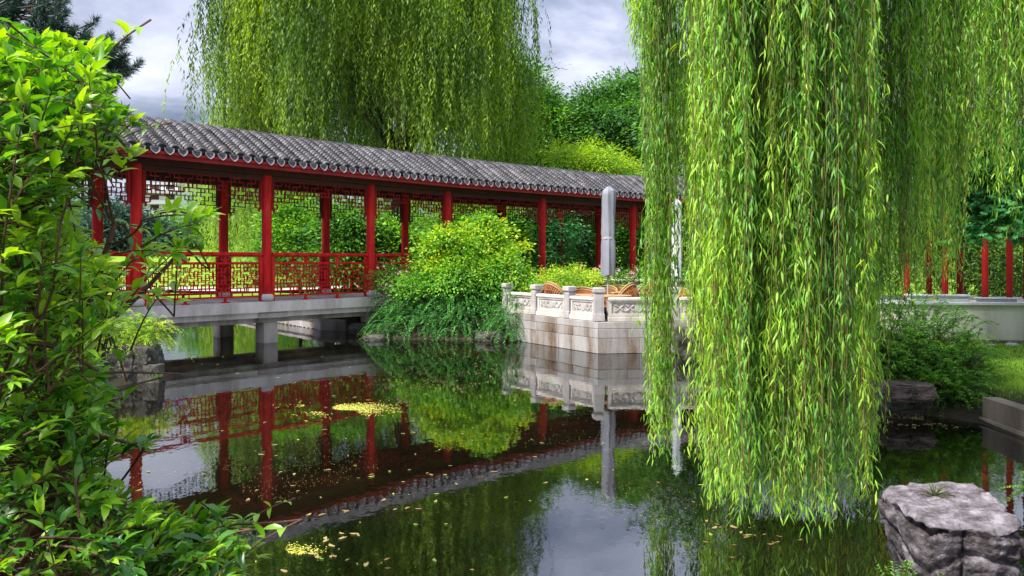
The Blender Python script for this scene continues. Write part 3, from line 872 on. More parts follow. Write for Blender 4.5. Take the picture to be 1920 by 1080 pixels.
def leaves_obj(name, mat, parent, pos, axis_, normal, length, width, tint, shape='diamond', fold=.25, smooth=False):
    v, idx, cnt, nf = diamond_leaves(pos, axis_, normal, length, width, fold, shape)
    me = np_mesh(name, v, idx, cnt, mat, np.repeat(tint, nf), smooth)
    return put(name, me, parent)

def rdir(n):
    return nrm(R.normal(size=(n, 3)))

def clump_cloud(blobs, per, leaf, sig, flat=.5, shell=.55, up=.5, droop=.2):
    """leaf positions gathered in sprays spread through ellipsoids; blobs: (cx,cy,cz, rx,ry,rz, sprays)"""
    PC = []; PO = []
    for (cx, cy, cz, rx, ry, rz, n) in blobs:
        d = rdir(n); r = (shell ** 3 + R.random(n) * (1.25 - shell ** 3)) ** (1 / 3)
        # lumpy outline
        lump = 1 + .26 * np.sin(d[:, 0] * 5 + cx) * np.cos(d[:, 2] * 6 + cz) + .10 * np.sin(d[:, 1] * 9 + d[:, 0] * 7)
        p = np.array([cx, cy, cz]) + d * (r * lump)[:, None] * np.array([rx, ry, rz])
        PC.append(p); PO.append(d)
    C = np.concatenate(PC); O = np.concatenate(PO); n = len(C)
    tintc = R.random(n)
    k = per
    ax = nrm(O * np.array([1, 1, .35]) + R.normal(size=(n, 3)) * .35)      # spray direction
    # leaves spread along and across each spray
    t = R.random((n, k, 1)); off = R.normal(size=(n, k, 3)) * sig; off[..., 2] *= flat
    pos = C[:, None] + ax[:, None] * (t - .4) * sig * 3.2 + off + np.array([0, 0, -1.0]) * (t ** 2) * sig * droop * 4
    la = nrm(ax[:, None] * .8 + off / (sig + 1e-6) * .5 + R.normal(size=(n, k, 3)) * .35 + np.array([0, 0, -droop]))
    nm = nrm(np.array([0, 0, up + .3]) + O[:, None] * .5 + R.normal(size=(n, k, 3)) * .45)
    tint = np.clip(tintc[:, None] * .6 + R.random((n, k)) * .4, 0, 1)
    return C, pos.reshape(-1, 3), la.reshape(-1, 3), nm.reshape(-1, 3), tint.ravel()

def limb(mb, a, b, r0, r1, sag=.0, wob=.12, n=7, sides=7):
    a = np.array(a, float); b = np.array(b, float); L_ = np.linalg.norm(b - a); pts = []
    j = R.normal(size=3) * wob * L_ * .5; j2 = R.normal(size=3) * wob * L_ * .3
    for t in np.linspace(0, 1, n):
        p = a + (b - a) * t + j * math.sin(pi * t) + j2 * math.sin(2 * pi * t) + np.array([0, 0, -sag * math.sin(pi * t)])
        pts.append(p)
    mb.tube(pts, [r0 + (r1 - r0) * t for t in np.linspace(0, 1, n)], sides)
    return pts

def broadleaf(name, base, blobs, per, leaf, sig, mat, label, cat='tree', group=None, trunk_r=.16, wid=.5, forks=26, shape='diamond', up=.5, droop=.2, flat=.5, crown='crown', shell=.55, stems=1):
    root = empty(name, base, label, cat, group)
    C, pos, la, nm, tint = clump_cloud(blobs, per, leaf, sig, flat, shell, up, droop)
    n = len(pos); ln = leaf * R.uniform(.7, 1.25, n)
    leaves_obj(crown, mat, root, pos, la, nm, ln, ln * wid, tint, shape)
    mb = MB(); base = np.array(base, float)
    for s in range(stems):
        bs = base + (np.array([R.normal() * .12, R.normal() * .12, 0]) if stems > 1 else 0)
        order = sorted(range(len(blobs)), key=lambda i: -blobs[i][6])
        top = np.array(blobs[order[s % len(order)]][:3]); fork = bs + (top - bs) * .55
        limb(mb, bs - np.array([0, 0, .3]), fork, trunk_r, trunk_r * .6, wob=.05, n=8, sides=10)
        for (cx, cy, cz, rx, ry, rz, nn) in blobs:
            e = np.array([cx, cy, cz + rz * .3]); limb(mb, fork, e, trunk_r * .45, trunk_r * .1, wob=.15)
            own = C[(np.abs(C - np.array([cx, cy, cz])) < np.array([rx, ry, rz]) * 1.1).all(1)]
            if len(own):
                m0 = fork + (e - fork) * .55
                for p in own[R.integers(0, len(own), max(2, forks // max(1, len(blobs) * stems)))]:
                    limb(mb, m0 + (p - m0) * .05, p, trunk_r * .14, .006, wob=.12, n=5, sides=5)
    mb.build('trunk' if trunk_r > .05 else 'stem', M['bark'], root)
    return root

# ---------------------------------------------------------------- hanging willow shoots
def shoots(tops, lens, leaf, step, wid, sway, shape, out=.55, clump=None, hook=0.25):
    """leaves of hanging shoots; tops (N,3), lens (N,)"""
    PV = []; AX = []; NM = []; LN = []; TT = []; curves = []
    N_ = len(tops)
    ph = R.random((N_, 4)) * 2 * pi; amp = R.normal(size=(N_, 2)) * sway
    tb = R.random(N_) if clump is None else clump
    hd = R.random(N_) * 2 * pi
    for i in range(N_):
        n = max(4, int(lens[i] / step)); t = (np.arange(n) + R.random(n) * .6) * step
        t = t[t < lens[i]]; n = len(t)
        u = t / max(lens[i], .1)
        hk = hook * (1 - np.exp(-t / .35))                     # leaves the branch sideways, then falls
        x = tops[i, 0] + math.cos(hd[i]) * hk + amp[i, 0] * np.sin(t * .9 + ph[i, 0]) * np.minimum(t, 1) + .014 * np.sin(t * 4 + ph[i, 2])
        y = tops[i, 1] + math.sin(hd[i]) * hk + amp[i, 1] * np.sin(t * .8 + ph[i, 1]) * np.minimum(t, 1) + .014 * np.sin(t * 3.4 + ph[i, 3])
        z = tops[i, 2] - t
        p = np.stack([x, y, z], 1)
        if i % 1 == 0: curves.append(p)
        th = R.random(n) * 2 * pi
        o = np.stack([np.cos(th), np.sin(th), np.zeros(n)], 1)
        a = o * (out * R.uniform(.5, 1.5, n))[:, None] + np.array([0, 0, -1.0])
        p = p + R.normal(size=p.shape) * np.array([.016, .016, .01]) * (leaf / .09)
        PV.append(p); AX.append(a + R.normal(size=a.shape) * np.array([.12, .12, .25]))
        nm = o * 1.0 + np.array([0, 0, .5]) + R.normal(size=(n, 3)) * .25
        NM.append(nm)
        sz = leaf * R.uniform(.65, 1.2, n) * np.clip(1.25 - .5 * u ** 4, .5, 1.1)
        LN.append(sz)
        TT.append(np.clip(tb[i] * .55 + R.random(n) * .3 + .22 * u, 0, 1))
    return np.concatenate(PV), np.concatenate(AX), np.concatenate(NM), np.concatenate(LN), np.concatenate(TT), curves

def shoot_stems(curves, r, every=6):
    """thin three-sided twigs along the shoots"""
    V = []; Q = []; base = 0
    for p in curves:
        q = p[::every]
        if len(q) < 2: continue
        for k, (dx_, dy_) in enumerate(((r, 0), (-r * .5, r * .87), (-r * .5, -r * .87))):
            V.append(q + np.array([dx_, dy_, 0]))
        m = len(q); a = np.arange(m - 1)
        for k in range(3):
            k2 = (k + 1) % 3
            Q.append(np.stack([base + k * m + a, base + k2 * m + a, base + k2 * m + a + 1, base + k * m + a + 1], 1).ravel())
        base += 3 * m
    V = np.concatenate(V); Q = np.concatenate(Q)
    return V, Q

# ---- the near willow, standing on the right bank, its curtain hanging over the water
WL = empty('weeping_willow', (6.3, 6.9, .3), 'large weeping willow whose leafy curtain hangs over the water in front of the terrace', 'tree', 'weeping willows')
def prof_interp(xs, ys):
    return lambda x: np.interp(x, xs, ys)
# lowest shoot tips across the picture, for shoots at each sideways place
tipA = prof_interp([1165, 1200, 1206, 1240, 1282, 1286, 1300, 1340, 1480, 1600, 1645, 1652, 1700, 1760, 1800, 1850, 1925, 1990], [60, 240, 640, 852, 815, 590, 880, 950, 962, 955, 930, 590, 560, 540, 470, 330, 420, 380])
def curtain(n, x0, x1, D0, D1, jitter, tip, leaf, step, bunch=None, top0=4.2, top1=5.6, minz=.10, power=1.0, spread=13):
    x = R.uniform(x0, x1, n)
    if bunch is not None:                       # gather shoots in hanging bunches
        cent = R.uniform(x0, x1, bunch); sel = R.integers(0, bunch, n); x = cent[sel] + R.normal(size=n) * spread
    D = R.uniform(D0, D1, n)
    if bunch is not None:
        Dc = R.uniform(D0, D1, bunch); D = Dc[sel] + R.normal(size=n) * .08
    yb = tip(x)
    zb = EYE + (YH - yb) / F * D
    lift = (R.random(n) ** power) * jitter
    zb = np.maximum(zb + lift, minz + R.random(n) * .1)
    zt = R.uniform(top0, top1, n) + (D - D0) * .15
    X = (x - CX) / F * D
    tops = np.stack([X, D, zt], 1)
    cl = R.random(n) if bunch is None else np.clip(R.random(bunch)[sel] + R.normal(size=n) * .1, 0, 1)
    return tops, np.maximum(zt - zb, .3), cl
parts = []
parts.append(curtain(270, 1320, 1634, 4.28, 4.95, .85, tipA, .09, .03, 46, power=2.3))
parts.append(curtain(230, 1322, 1645, 5.1, 6.4, 2.0, tipA, .09, .03, 42, minz=.12, power=1.2))
parts.append(curtain(200, 1312, 1636, 4.5, 6.2, 1.6, tipA, .09, .03, None, minz=.11, power=1.3))
parts.append(curtain(60, 1220, 1640, 5.6, 6.8, .8, prof_interp([1200, 1300, 1640], [520, 560, 700]), .09, .03, None))
parts.append(curtain(34, 1230, 1244, 5.3, 5.7, .6, tipA, .09, .03, 4, power=2.0, spread=7))
parts.append(curtain(110, 1310, 1420, 5.6, 7.2, 1.4, prof_interp([1200, 1290, 1420], [570, 560, 640]), .09, .03, 18))
parts.append(curtain(64, 1195, 1290, 6.0, 7.4, 1.2, prof_interp([1180, 1220, 1290], [20, 210, 370]), .09, .04, 12, power=1.2))
parts.append(curtain(210, 1630, 1960, 5.4, 7.2, 1.3, tipA, .09, .03, 40))
tops = np.concatenate([p[0] for p in parts]); lens = np.concatenate([p[1] for p in parts]); cl = np.concatenate([p[2] for p in parts])
pv, ax, nm, ln, tt, cv = shoots(tops, lens, .075, .025, .17, .028, 'lance', clump=cl, hook=.05)
# forked side shoots
s_t = []; s_c = []
for i_, q_ in enumerate(cv):
    for _ in range(6):
        s_t.append(q_[int(R.integers(0, len(q_)))]); s_c.append(cl[i_])
s_t = np.array(s_t); s_l = np.minimum(R.uniform(.18, .55, len(s_t)), np.maximum(.08, s_t[:, 2] - .12))
pv2, ax2, nm2, ln2, tt2, cv2 = shoots(s_t, s_l, .071, .0215, .17, .01, 'lance', clump=np.clip(np.array(s_c) + R.normal(size=len(s_c)) * .15, 0, 1), hook=.11, out=.7)
pv = np.concatenate([pv, pv2]); ax = np.concatenate([ax, ax2 + R.normal(size=ax2.shape) * .18]); nm = np.concatenate([nm, nm2]); ln = np.concatenate([ln, ln2]); tt = np.concatenate([tt, np.clip(tt2 + .06, 0, 1)])
leaves_obj('crown', M['willow_near'], WL, pv, ax, nm, ln, ln * R.uniform(.09, .145, len(ln)), tt, 'lance')
V, Q = shoot_stems(cv, .003, 7)
put('shoot', np_mesh('shoot', V, Q, np.full(len(Q) // 4, 4), M['willow_twig']), WL)
# trunk and limbs; every bunch of shoots hangs from a branch
mb = MB(); fork = np.array([6.1, 7.0, 3.4])
mb.tube([(6.3, 6.9, -.1), (6.28, 6.92, .6), (6.2, 6.95, 1.8), fork], [.42, .34, .30, .27], 14)
ends = []
for (ex, ey, ez) in ((1.4, 5.6, 5.3), (2.0, 4.7, 4.9), (2.9, 5.3, 5.6), (3.6, 6.6, 5.9), (1.5, 7.0, 5.8), (4.4, 5.0, 5.2), (5.0, 7.6, 6.4)):
    p = limb(mb, fork, (ex, ey, ez), .14, .03, sag=-.5, wob=.08, n=10, sides=8); ends += p[3:]
ends = np.array(ends)
for i in range(0, len(tops), 4):
    j = int(np.argmin(((ends - tops[i]) ** 2).sum(1))); limb(mb, ends[j], tops[i] + np.array([0, 0, .02]), .016, .004, sag=-.15, wob=.08, n=5, sides=4)
mb.build('trunk', M['bark'], WL)

# ---- a second willow further right, filling the view towards the pavilion
def willow(root, cx, cy, top, Rx, Ry, n, leaf, step, wid, mat, zlow, shape='diamond', drop=3.2, layers=(.35, 1.0), side_low=None, trunk=(0, 0), tr=.3, xlo=None, power=.55, fork_h=.45):
    r = (R.random(n) ** power) * (layers[1] - layers[0]) + layers[0]; th = R.random(n) * 2 * pi
    lob = 1 + .10 * np.sin(th * 3 + 1) + .07 * np.sin(th * 7)
    nc = max(30, n // 26); rc = (R.random(nc) ** power) * (layers[1] - layers[0]) + layers[0]; tc_ = R.random(nc) * 2 * pi
    lc = 1 + .10 * np.sin(tc_ * 3 + 1) + .07 * np.sin(tc_ * 7); sel = R.integers(0, nc, n)
    sg = .42 * Rx / 5.3
    X = (cx + np.cos(tc_) * rc * Rx * lc)[sel] + R.normal(size=n) * sg; Y = (cy + np.sin(tc_) * rc * Ry * lc)[sel] + R.normal(size=n) * sg
    zc = top - (rc ** 2.6) * drop - np.where(R.random(nc) < .55, R.uniform(.5, 6.0, nc), R.uniform(0, 1.0, nc))
    dist = np.hypot(X - (cx + np.cos(tc_) * rc * Rx * lc)[sel], Y - (cy + np.sin(tc_) * rc * Ry * lc)[sel])
    zt = zc[sel] - dist ** 2 * 1.2 / sg * .5 + R.normal(size=n) * .12
    clen = R.uniform(2.2, 6.0, nc)[sel] * R.uniform(.7, 1.15, n)
    lo = np.full(n, zlow) if not callable(zlow) else zlow(X, Y)
    lo = lo + R.random(n) ** 1.5 * 3.0
    L_ = np.clip(zt - lo, .8, None); L_ = np.minimum(L_, clen)
    # bunching
    rs = R.random(nc)[sel]
    pv, ax, nm, ln, tt, cv = shoots(np.stack([X, Y, zt], 1), L_, leaf, step, wid, .12, shape, clump=rs, hook=.45)
    leaves_obj('crown', mat, root, pv, ax, nm, ln, ln * wid, tt, shape)
    mb = MB(); b = np.array([cx + trunk[0], cy + trunk[1], .2]); f = np.array([b[0] - .3, b[1], b[2] + (top - b[2]) * fork_h])
    limb(mb, b - np.array([0, 0, .5]), f, tr, tr * .75, wob=.06, n=8, sides=10)
    for k in range(9):
        a = k / 9 * 2 * pi + .3; e = np.array([cx + math.cos(a) * Rx * .62, cy + math.sin(a) * Ry * .62, top - 1.6 - (k % 3) * .8])
        p = limb(mb, f, e, tr * .42, tr * .12, sag=-.4, wob=.12, n=9)
        for q_ in range(4):
            i = int(R.integers(3, 9)); g = p[i] + np.array([math.cos(a + R.normal() * .5) * Rx * .35, math.sin(a + R.normal() * .5) * Ry * .35, R.uniform(.2, 1.2)])
            limb(mb, p[i], g, tr * .1, .015, sag=-.2, wob=.12, n=5, sides=5)
    mb.build('trunk', M['bark'], root)

w2 = empty('weeping_willow', (8.2, 10.4, .35), 'yellow-green weeping willow further back on the right lawn, behind the long leafy curtain', 'tree', 'weeping willows')
x = R.uniform(1560, 1960, 260); 
cent = R.uniform(1560, 1960, 36); sel = R.integers(0, 36, 260); x = cent[sel] + R.normal(size=260) * 10
D = R.uniform(8.3, 10.6, 260); yb = np.interp(x, [1560, 1640, 1700, 1760, 1800, 1840, 1960], [610, 575, 560, 545, 480, 300, 300]); zb = EYE + (YH - yb) / F * D + R.random(260) ** 1.5 * 1.6
zt = R.uniform(5.4, 6.8, 260); tops = np.stack([(x - CX) / F * D, D, zt], 1)
pv, ax, nm, ln, tt, cv = shoots(tops, np.maximum(zt - zb, .5), .10, .038, .2, .06, 'lance', clump=np.clip(R.random(36)[sel] * .6 + .4, 0, 1), hook=.2)
leaves_obj('crown', M['willow_far'], w2, pv, ax, nm, ln, ln * .2, tt, 'diamond')
V, Q = shoot_stems(cv, .003, 8); put('shoot', np_mesh('shoot', V, Q, np.full(len(Q) // 4, 4), M['willow_twig']), w2)
mb = MB(); fork = np.array([8.0, 10.3, 3.6]); mb.tube([(8.2, 10.4, .1), (8.15, 10.4, 1.0), (8.1, 10.35, 2.4), fork], [.36, .29, .26, .22], 12)
ends = []
for e in ((4.5, 9.0, 6.0), (5.3, 10.2, 6.5), (6.2, 8.8, 6.2), (7.2, 9.6, 6.6), (4.3, 10.4, 6.2)):
    ends += limb(mb, fork, e, .12, .03, sag=-.4, wob=.08, n=9)[3:]
ends = np.array(ends)
for i in range(0, len(tops), 5):
    j = int(np.argmin(((ends - tops[i]) ** 2).sum(1))); limb(mb, ends[j], tops[i], .016, .005, sag=-.1, wob=.06, n=4, sides=4)
mb.build('trunk', M['bark'], w2)

# ---- the big willow behind the gallery
w3 = empty('weeping_willow', (-3.4, 25.5, .3), 'very large olive-green weeping willow towering behind the gallery roof', 'tree', 'weeping willows')
def low3(X, Y):
    px = CX + X / Y * F
    return np.interp(px, [330, 440, 520, 600, 760, 930], [.7, 1.2, 3.6, 3.4, 3.4, 3.8])
willow(w3, -4.95, 26.2, 14.6, 4.75, 4.9, 5400, .17, .062, .23, M['willow_far'], low3, drop=3.0, trunk=(1.5, .9), tr=.30, fork_h=.34)
# ---- pale willow beyond, seen under the roof
w4 = empty('weeping_willow', (-12.3, 36, .6), 'pale yellow-green weeping willow seen below the eaves between the left columns', 'tree', 'weeping willows')
willow(w4, -11.7, 36, 9.2, 3.2, 3.4, 1150, .17, .08, .27, M['willow_pale'], .75, drop=2.0, tr=.28)
w5 = empty('weeping_willow', (-5.2, 37, .6), 'pale weeping willow seen between the middle columns behind the rear posts', 'tree', 'weeping willows')
willow(w5, -4.6, 38, 8.4, 3.0, 3.0, 700, .17, .08, .27, M['willow_pale'], .8, drop=2.0, tr=.25)

# ---------------------------------------------------------------- trees behind the gallery
TG = 'trees behind the gallery'
def B(x, y, D, rx, ry=None, rz=None, n=60):
    p = at(x, y, D); rx = rx * D / F; ry = rx if ry is None else ry * D / F; rz = rx if rz is None else rz * D / F
    return (p[0], p[1], p[2], rx, ry, rz, n)
broadleaf('locust_tree', (1.6, 43, .5), [B(990, 225, 43, 62, 62, 80, 190), B(965, 150, 43, 40, 40, 45, 80), B(1035, 270, 42.5, 48, 48, 55, 140), B(1030, 200, 43, 20, 20, 24, 26), B(945, 275, 42, 40, 40, 50, 90), B(1000, 380, 42, 60, 60, 60, 90)], 60, .26, .44, M['leaf_mid'], 'feathery green tree rising above the roof beside the big willow', group=TG, trunk_r=.2, wid=.36, flat=.3)
broadleaf('locust_tree', (6.6, 44, .5), [B(1150, 235, 44, 75, 75, 62, 240), B(1195, 185, 44.5, 42, 42, 38, 100), B(1108, 205, 44, 26, 26, 24, 50), B(1215, 270, 43.5, 60, 60, 60, 150), B(1085, 290, 43, 36, 45, 30, 80), B(1165, 165, 44, 22, 22, 16, 30), B(1150, 370, 43, 80, 60, 60, 100)], 60, .26, .44, M['leaf_dark'], 'broad green layered tree above the right end of the gallery roof', group=TG, trunk_r=.24, wid=.36, flat=.3)
broadleaf('bright_shrub', (3.2, 27.6, .3), [B(1068, 295, 27.5, 24, 42, 16, 50), B(1125, 295, 27.5, 26, 40, 18, 50), B(1050, 278, 27.5, 10, 14, 12, 14), B(1108, 276, 27.5, 9, 9, 12, 10), B(1095, 305, 27.5, 40, 30, 14, 50), B(1160, 308, 27.5, 22, 30, 12, 30)], 44, .15, .22, M['leaf_yellow'], 'bright yellow-green feathery treetop just above the gallery roof', group=TG, trunk_r=.09, wid=.22)
broadleaf('tall_tree', (7.8, 33, .3), [B(1290, 200, 33, 80, 80, 110, 160), B(1350, 300, 33, 90, 90, 90, 120)], 50, .24, .42, M['leaf_dark'], 'dark tree hidden behind the curtain right of the gallery roof', group=TG, trunk_r=.24, wid=.4)
# seen through the open gallery
broadleaf('leafy_bush', (-6.1, 22.3, .3), [B(555, 440, 22.2, 50, 52, 50, 130), B(545, 395, 22.4, 30, 30, 24, 40), B(590, 455, 22, 28, 28, 42, 50), B(530, 470, 22, 30, 30, 30, 40)], 60, .13, .22, M['leaf_bright'], 'rounded bright green bush seen between the second and third front columns', 'bush', TG, trunk_r=.07, wid=.42)
broadleaf('leafy_bush', (-4.5, 21.3, .3), [B(655, 430, 21.3, 42, 44, 50, 130), B(640, 490, 21.2, 52, 60, 30, 90), B(690, 470, 21.2, 30, 30, 40, 60)], 60, .13, .22, M['leaf_mid'], 'dark glossy bush seen right of the slim rear column', 'bush', TG, trunk_r=.07, wid=.42)
broadleaf('leafy_bush', (-3.3, 21.8, .3), [B(738, 440, 21.8, 30, 32, 38, 80), B(765, 475, 21.6, 30, 30, 32, 70)], 55, .13, .22, M['leaf_bright'], 'mid green bush seen left of the yellow-leaved shrub under the roof', 'bush', TG, trunk_r=.06, wid=.42)
broadleaf('leafy_bush', (-.9, 23.6, .3), [B(900, 415, 23.6, 62, 62, 32, 130), B(870, 455, 23.4, 60, 60, 40, 110), B(935, 460, 23.6, 36, 40, 44, 90)], 55, .14, .24, M['leaf_bright'], 'broad green bush filling the bay behind the yellow-leaved shrub', 'bush', TG, trunk_r=.07, wid=.42)
broadleaf('leafy_bush', (.8, 25.6, .3), [B(1000, 450, 25.6, 46, 46, 50, 130), B(1030, 425, 26, 30, 30, 36, 60)], 55, .15, .26, M['leaf_blue'], 'blue-green bush seen behind the bright red column near the parasol', 'bush', TG, trunk_r=.07, wid=.42)
broadleaf('dark_thicket', (3.6, 29.6, .3), [B(1090, 440, 29, 60, 60, 75, 150), B(1160, 430, 29.5, 60, 60, 80, 150), B(1230, 430, 29.5, 60, 60, 80, 130), B(1300, 430, 29.5, 60, 60, 80, 80)], 50, .18, .32, M['leaf_mid'], 'dark thicket behind the right bays of the gallery', 'thicket', TG, trunk_r=.08, wid=.34)
# the lawn's far tree line
for k, (px, w, top, mt, lb) in enumerate(((222, 56, 380, 'pine', 'blue-green conifer at the left edge of the far lawn'), (285, 44, 418, 'pine', 'blue-green conifer in front of the distant apartment block'), (420, 60, 350, 'leaf_mid', 'far green tree hidden behind the pale willow'), (120, 80, 370, 'leaf_dark', 'far dark tree behind the big-leaved shrub'), (500, 70, 360, 'leaf_mid', 'far tree beyond the round bright bush'), (830, 90, 340, 'leaf_mid', 'far tree behind the middle bays of the gallery'))):
    D = 62 + 3 * k
    p = at(px, 470, D); 
    broadleaf('conifer' if mt == 'pine' else 'far_tree', (p[0], D, 2.2), [B(px, (470 + top) / 2 + 12, D, w, w, (478 - top) / 2, 150), B(px + 6, top + 22, D, w * .5, w * .5, 22, 40), B(px - w * .3, 440, D, w * .8, w * .8, 28, 60)], 45, .42, .62, M[mt], lb, group='trees along the far lawn', trunk_r=.3, wid=.3)
# hedge row far beyond, a mass nobody could count
def mass(name, label, x0, x1, y0, y1, zt, mat, n, leaf):
    px_ = R.uniform(x0, x1, n); py_ = R.uniform(y0, y1, n); t = R.random(n)
    hgt = zt * (.72 + .28 * np.sin(px_ * .21) * np.sin(px_ * .083 + 1)); pz = 2.5 + t ** .7 * hgt
    pos = np.stack([px_, py_, pz], 1); o = leaves_obj(name, mat, None, pos, rdir(n), rdir(n), np.full(n, leaf) * R.uniform(.6, 1.3, n), np.full(n, leaf * .5), R.random(n))
    tag(o, label, 'woods', kind='stuff')
mass('far_woods', 'dense far woods closing the view beyond the lawn', -130, 150, 108, 122, 7.0, M['leaf_dark'], 60000, 1.1)

# ---------------------------------------------------------------- pine at the upper left
pr = empty('pine_tree', (-9.6, 11.6, .4), 'dark blue-green pine with long needle tufts at the upper left', 'pine')
mb = MB(); mb.tube([(-9.6, 11.6, -.1), (-9.5, 11.6, 3), (-9.3, 11.5, 8)], [.28, .2, .08], 12)
tips = []; 
for (tx, ty, n) in ((95, 20, 8), (60, 60, 7), (110, 8, 5), (20, 20, 8), (185, 80, 5), (215, 110, 5), (205, 140, 6), (165, 160, 6), (150, 140, 4), (140, 110, 4), (80, 95, 4), (10, 60, 5), (30, -30, 7), (110, -40, 6), (180, 120, 4), (200, 100, 6), (175, 95, 5), (190, 155, 6), (220, 125, 4), (160, 135, 5), (120, 50, 6)):
    e = at(tx, ty, 10.0 + R.normal() * .25); s0 = np.array([-9.35, 11.5, min(7.5, e[2] + R.uniform(-.2, .4))])
    p = limb(mb, s0, e, .05, .016, sag=.1, wob=.06, n=9, sides=6)
    for q_ in range(n):
        g = e + np.array([R.normal() * .11, R.normal() * .15, R.normal() * .10]); limb(mb, p[int(R.integers(5, 8))], g, .012, .008, n=3, sides=4); tips.append((g, g - p[5]))
mb.build('trunk', M['bark'], pr)
P_, A_, N_2 = [], [], []
for (g, d) in tips:
    d = d / np.linalg.norm(d) * .8 + np.array([0, 0, .5]); d /= np.linalg.norm(d)
    for k in range(330):
        t = R.random() * .34; P_.append(g - d * (.28 - t)); A_.append(nrm(R.normal(size=3) * .75 + d)); N_2.append(R.normal(size=3))
n = len(P_); leaves_obj('needles', M['pine'], pr, np.array(P_), np.array(A_), np.array(N_2), R.uniform(.08, .13, n), np.full(n, .0075), R.random(n))

# ---------------------------------------------------------------- maple-like tree at the right edge
def lobed_leaves(name, mat, parent, pos, ax, nm, size, tint):
    """seven narrow lobes fanning from one point"""
    ax = nrm(ax); side = nrm(np.cross(ax, nm)); 
    P = []; A = []; L2 = []; T = []
    for ang, s in ((-1.25, .6), (-.8, .82), (-.38, .95), (0, 1.05), (.38, .95), (.8, .82), (1.25, .6)):
        a = ax * math.cos(ang) + side * math.sin(ang); P.append(pos); A.append(a); L2.append(size * s); T.append(tint)
    P = np.concatenate(P); A = np.concatenate(A); L2 = np.concatenate(L2); T = np.concatenate(T); nn = np.tile(nm, (7, 1))
    leaves_obj(name, mat, parent, P, A, nn, L2, L2 * .3, T)
mp = empty('maple_tree', (7.6, 9.9, .35), 'blue-green maple with fan-shaped leaves at the right edge above the plastered wall', 'maple')
bl = [B(1855, 372, 9.4, 44, 60, 24, 40), B(1880, 320, 9.4, 55, 60, 40, 60), B(1915, 280, 9.4, 60, 60, 50, 60), B(1835, 235, 9.8, 34, 34, 36, 34), B(1905, 375, 9.2, 40, 50, 26, 32), B(1960, 330, 9.4, 60, 60, 70, 50), B(1820, 425, 9.3, 26, 26, 14, 12)]
C, pos, la, nmm, tint = clump_cloud(bl, 20, .08, .10, .25, .3, .9, .5)
lobed_leaves('crown', M['leaf_blue'], mp, pos, la * np.array([1, 1, .5]) + np.array([-.25, -.3, -.45]), nmm, np.full(len(pos), .085) * R.uniform(.7, 1.2, len(pos)), tint)
mb = MB(); limb(mb, (7.6, 9.9, -.1), (7.3, 9.8, 2.0), .14, .09, n=7, sides=10)
for b_ in bl:
    limb(mb, (7.3, 9.8, 1.9), b_[:3], .04, .012, wob=.1)
for p in C[::3]: limb(mb, np.array([6.6, 9.6, 2.3]), p, .012, .004, wob=.08, n=5, sides=4)
mb.build('trunk', M['bark'], mp)
broadleaf('bamboo_clump', (9.2, 15.6, .9), [B(1900, 480, 15.6, 60, 60, 100, 170), B(1800, 420, 16, 60, 60, 120, 120), B(1700, 430, 16.5, 90, 60, 120, 150), B(1600, 430, 17, 80, 60, 120, 110), B(1480, 420, 18, 80, 60, 120, 90)], 50, .16, .28, M['leaf_yellow'] if False else M['leaf_olive'], 'tall olive-green bamboo thicket behind the red columns at right', 'bamboo', trunk_r=.05, wid=.16, stems=3)

# ---------------------------------------------------------------- shrubs on the middle bank
def sprays(name, root, centre, rad, n, length, leaf, mat, wid=.5, per=34, droop=.5, upb=.5, stemmat='twig', tint0=None, surf=None, dirz=.6):
    """arching stems that leave a mound and carry small leaves in two rows"""
    cx, cy, cz = centre; rx, ry, rz = rad
    d = rdir(n); d[:, 2] = np.abs(d[:, 2]) * 1.0 if surf is None else d[:, 2]
    r = R.uniform(.25, .98, n)
    st = np.array([cx, cy, cz]) + d * r[:, None] * np.array([rx, ry, rz])
    v = nrm(d * np.array([1, 1, .6]) + R.normal(size=(n, 3)) * .4 + np.array([0, 0, upb * dirz]))
    Ls = length * R.uniform(.6, 1.2, n); t = (np.arange(per) + .5) / per
    pos = st[:, None] + v[:, None] * (t[None, :, None] * Ls[:, None, None]) + np.array([0, 0, -1.0]) * (t ** 2)[None, :, None] * (Ls * droop)[:, None, None]
    tang = v[:, None] + np.array([0, 0, -2.0]) * t[None, :, None] * droop
    side = nrm(np.cross(tang, np.array([0, 0, 1.0]))) * np.where(np.arange(per) % 2, 1, -1)[None, :, None]
    la = nrm(tang * .6 + side + R.normal(size=pos.shape) * .25)
    nm = nrm(np.array([0, 0, 1.0]) + R.normal(size=pos.shape) * .35)
    tint = np.clip((R.random(n) * .6)[:, None] + R.random((n, per)) * .25 + t[None] * .18, 0, 1)
    ln = leaf * R.uniform(.7, 1.2, (n, per))
    leaves_obj(name, mat, root, pos.reshape(-1, 3), la.reshape(-1, 3), nm.reshape(-1, 3), ln.ravel(), (ln * wid).ravel(), tint.ravel())
    return pos

def stem_obj(root, poss, base, r=.004, every=9, k=3):
    mb = MB()
    for p in poss[::k]:
        q = p[::every]
        if len(q) > 1: mb.tube(list(q), [r * (1 - .6 * i / len(q)) for i in range(len(q))], 4, cap=False)
    for p in poss[::k * 5]:
        limb(mb, base + R.normal(size=3) * .05, p[0], r * 3, r, wob=.1, n=5, sides=5)
    mb.build('stem', M['twig'], root)

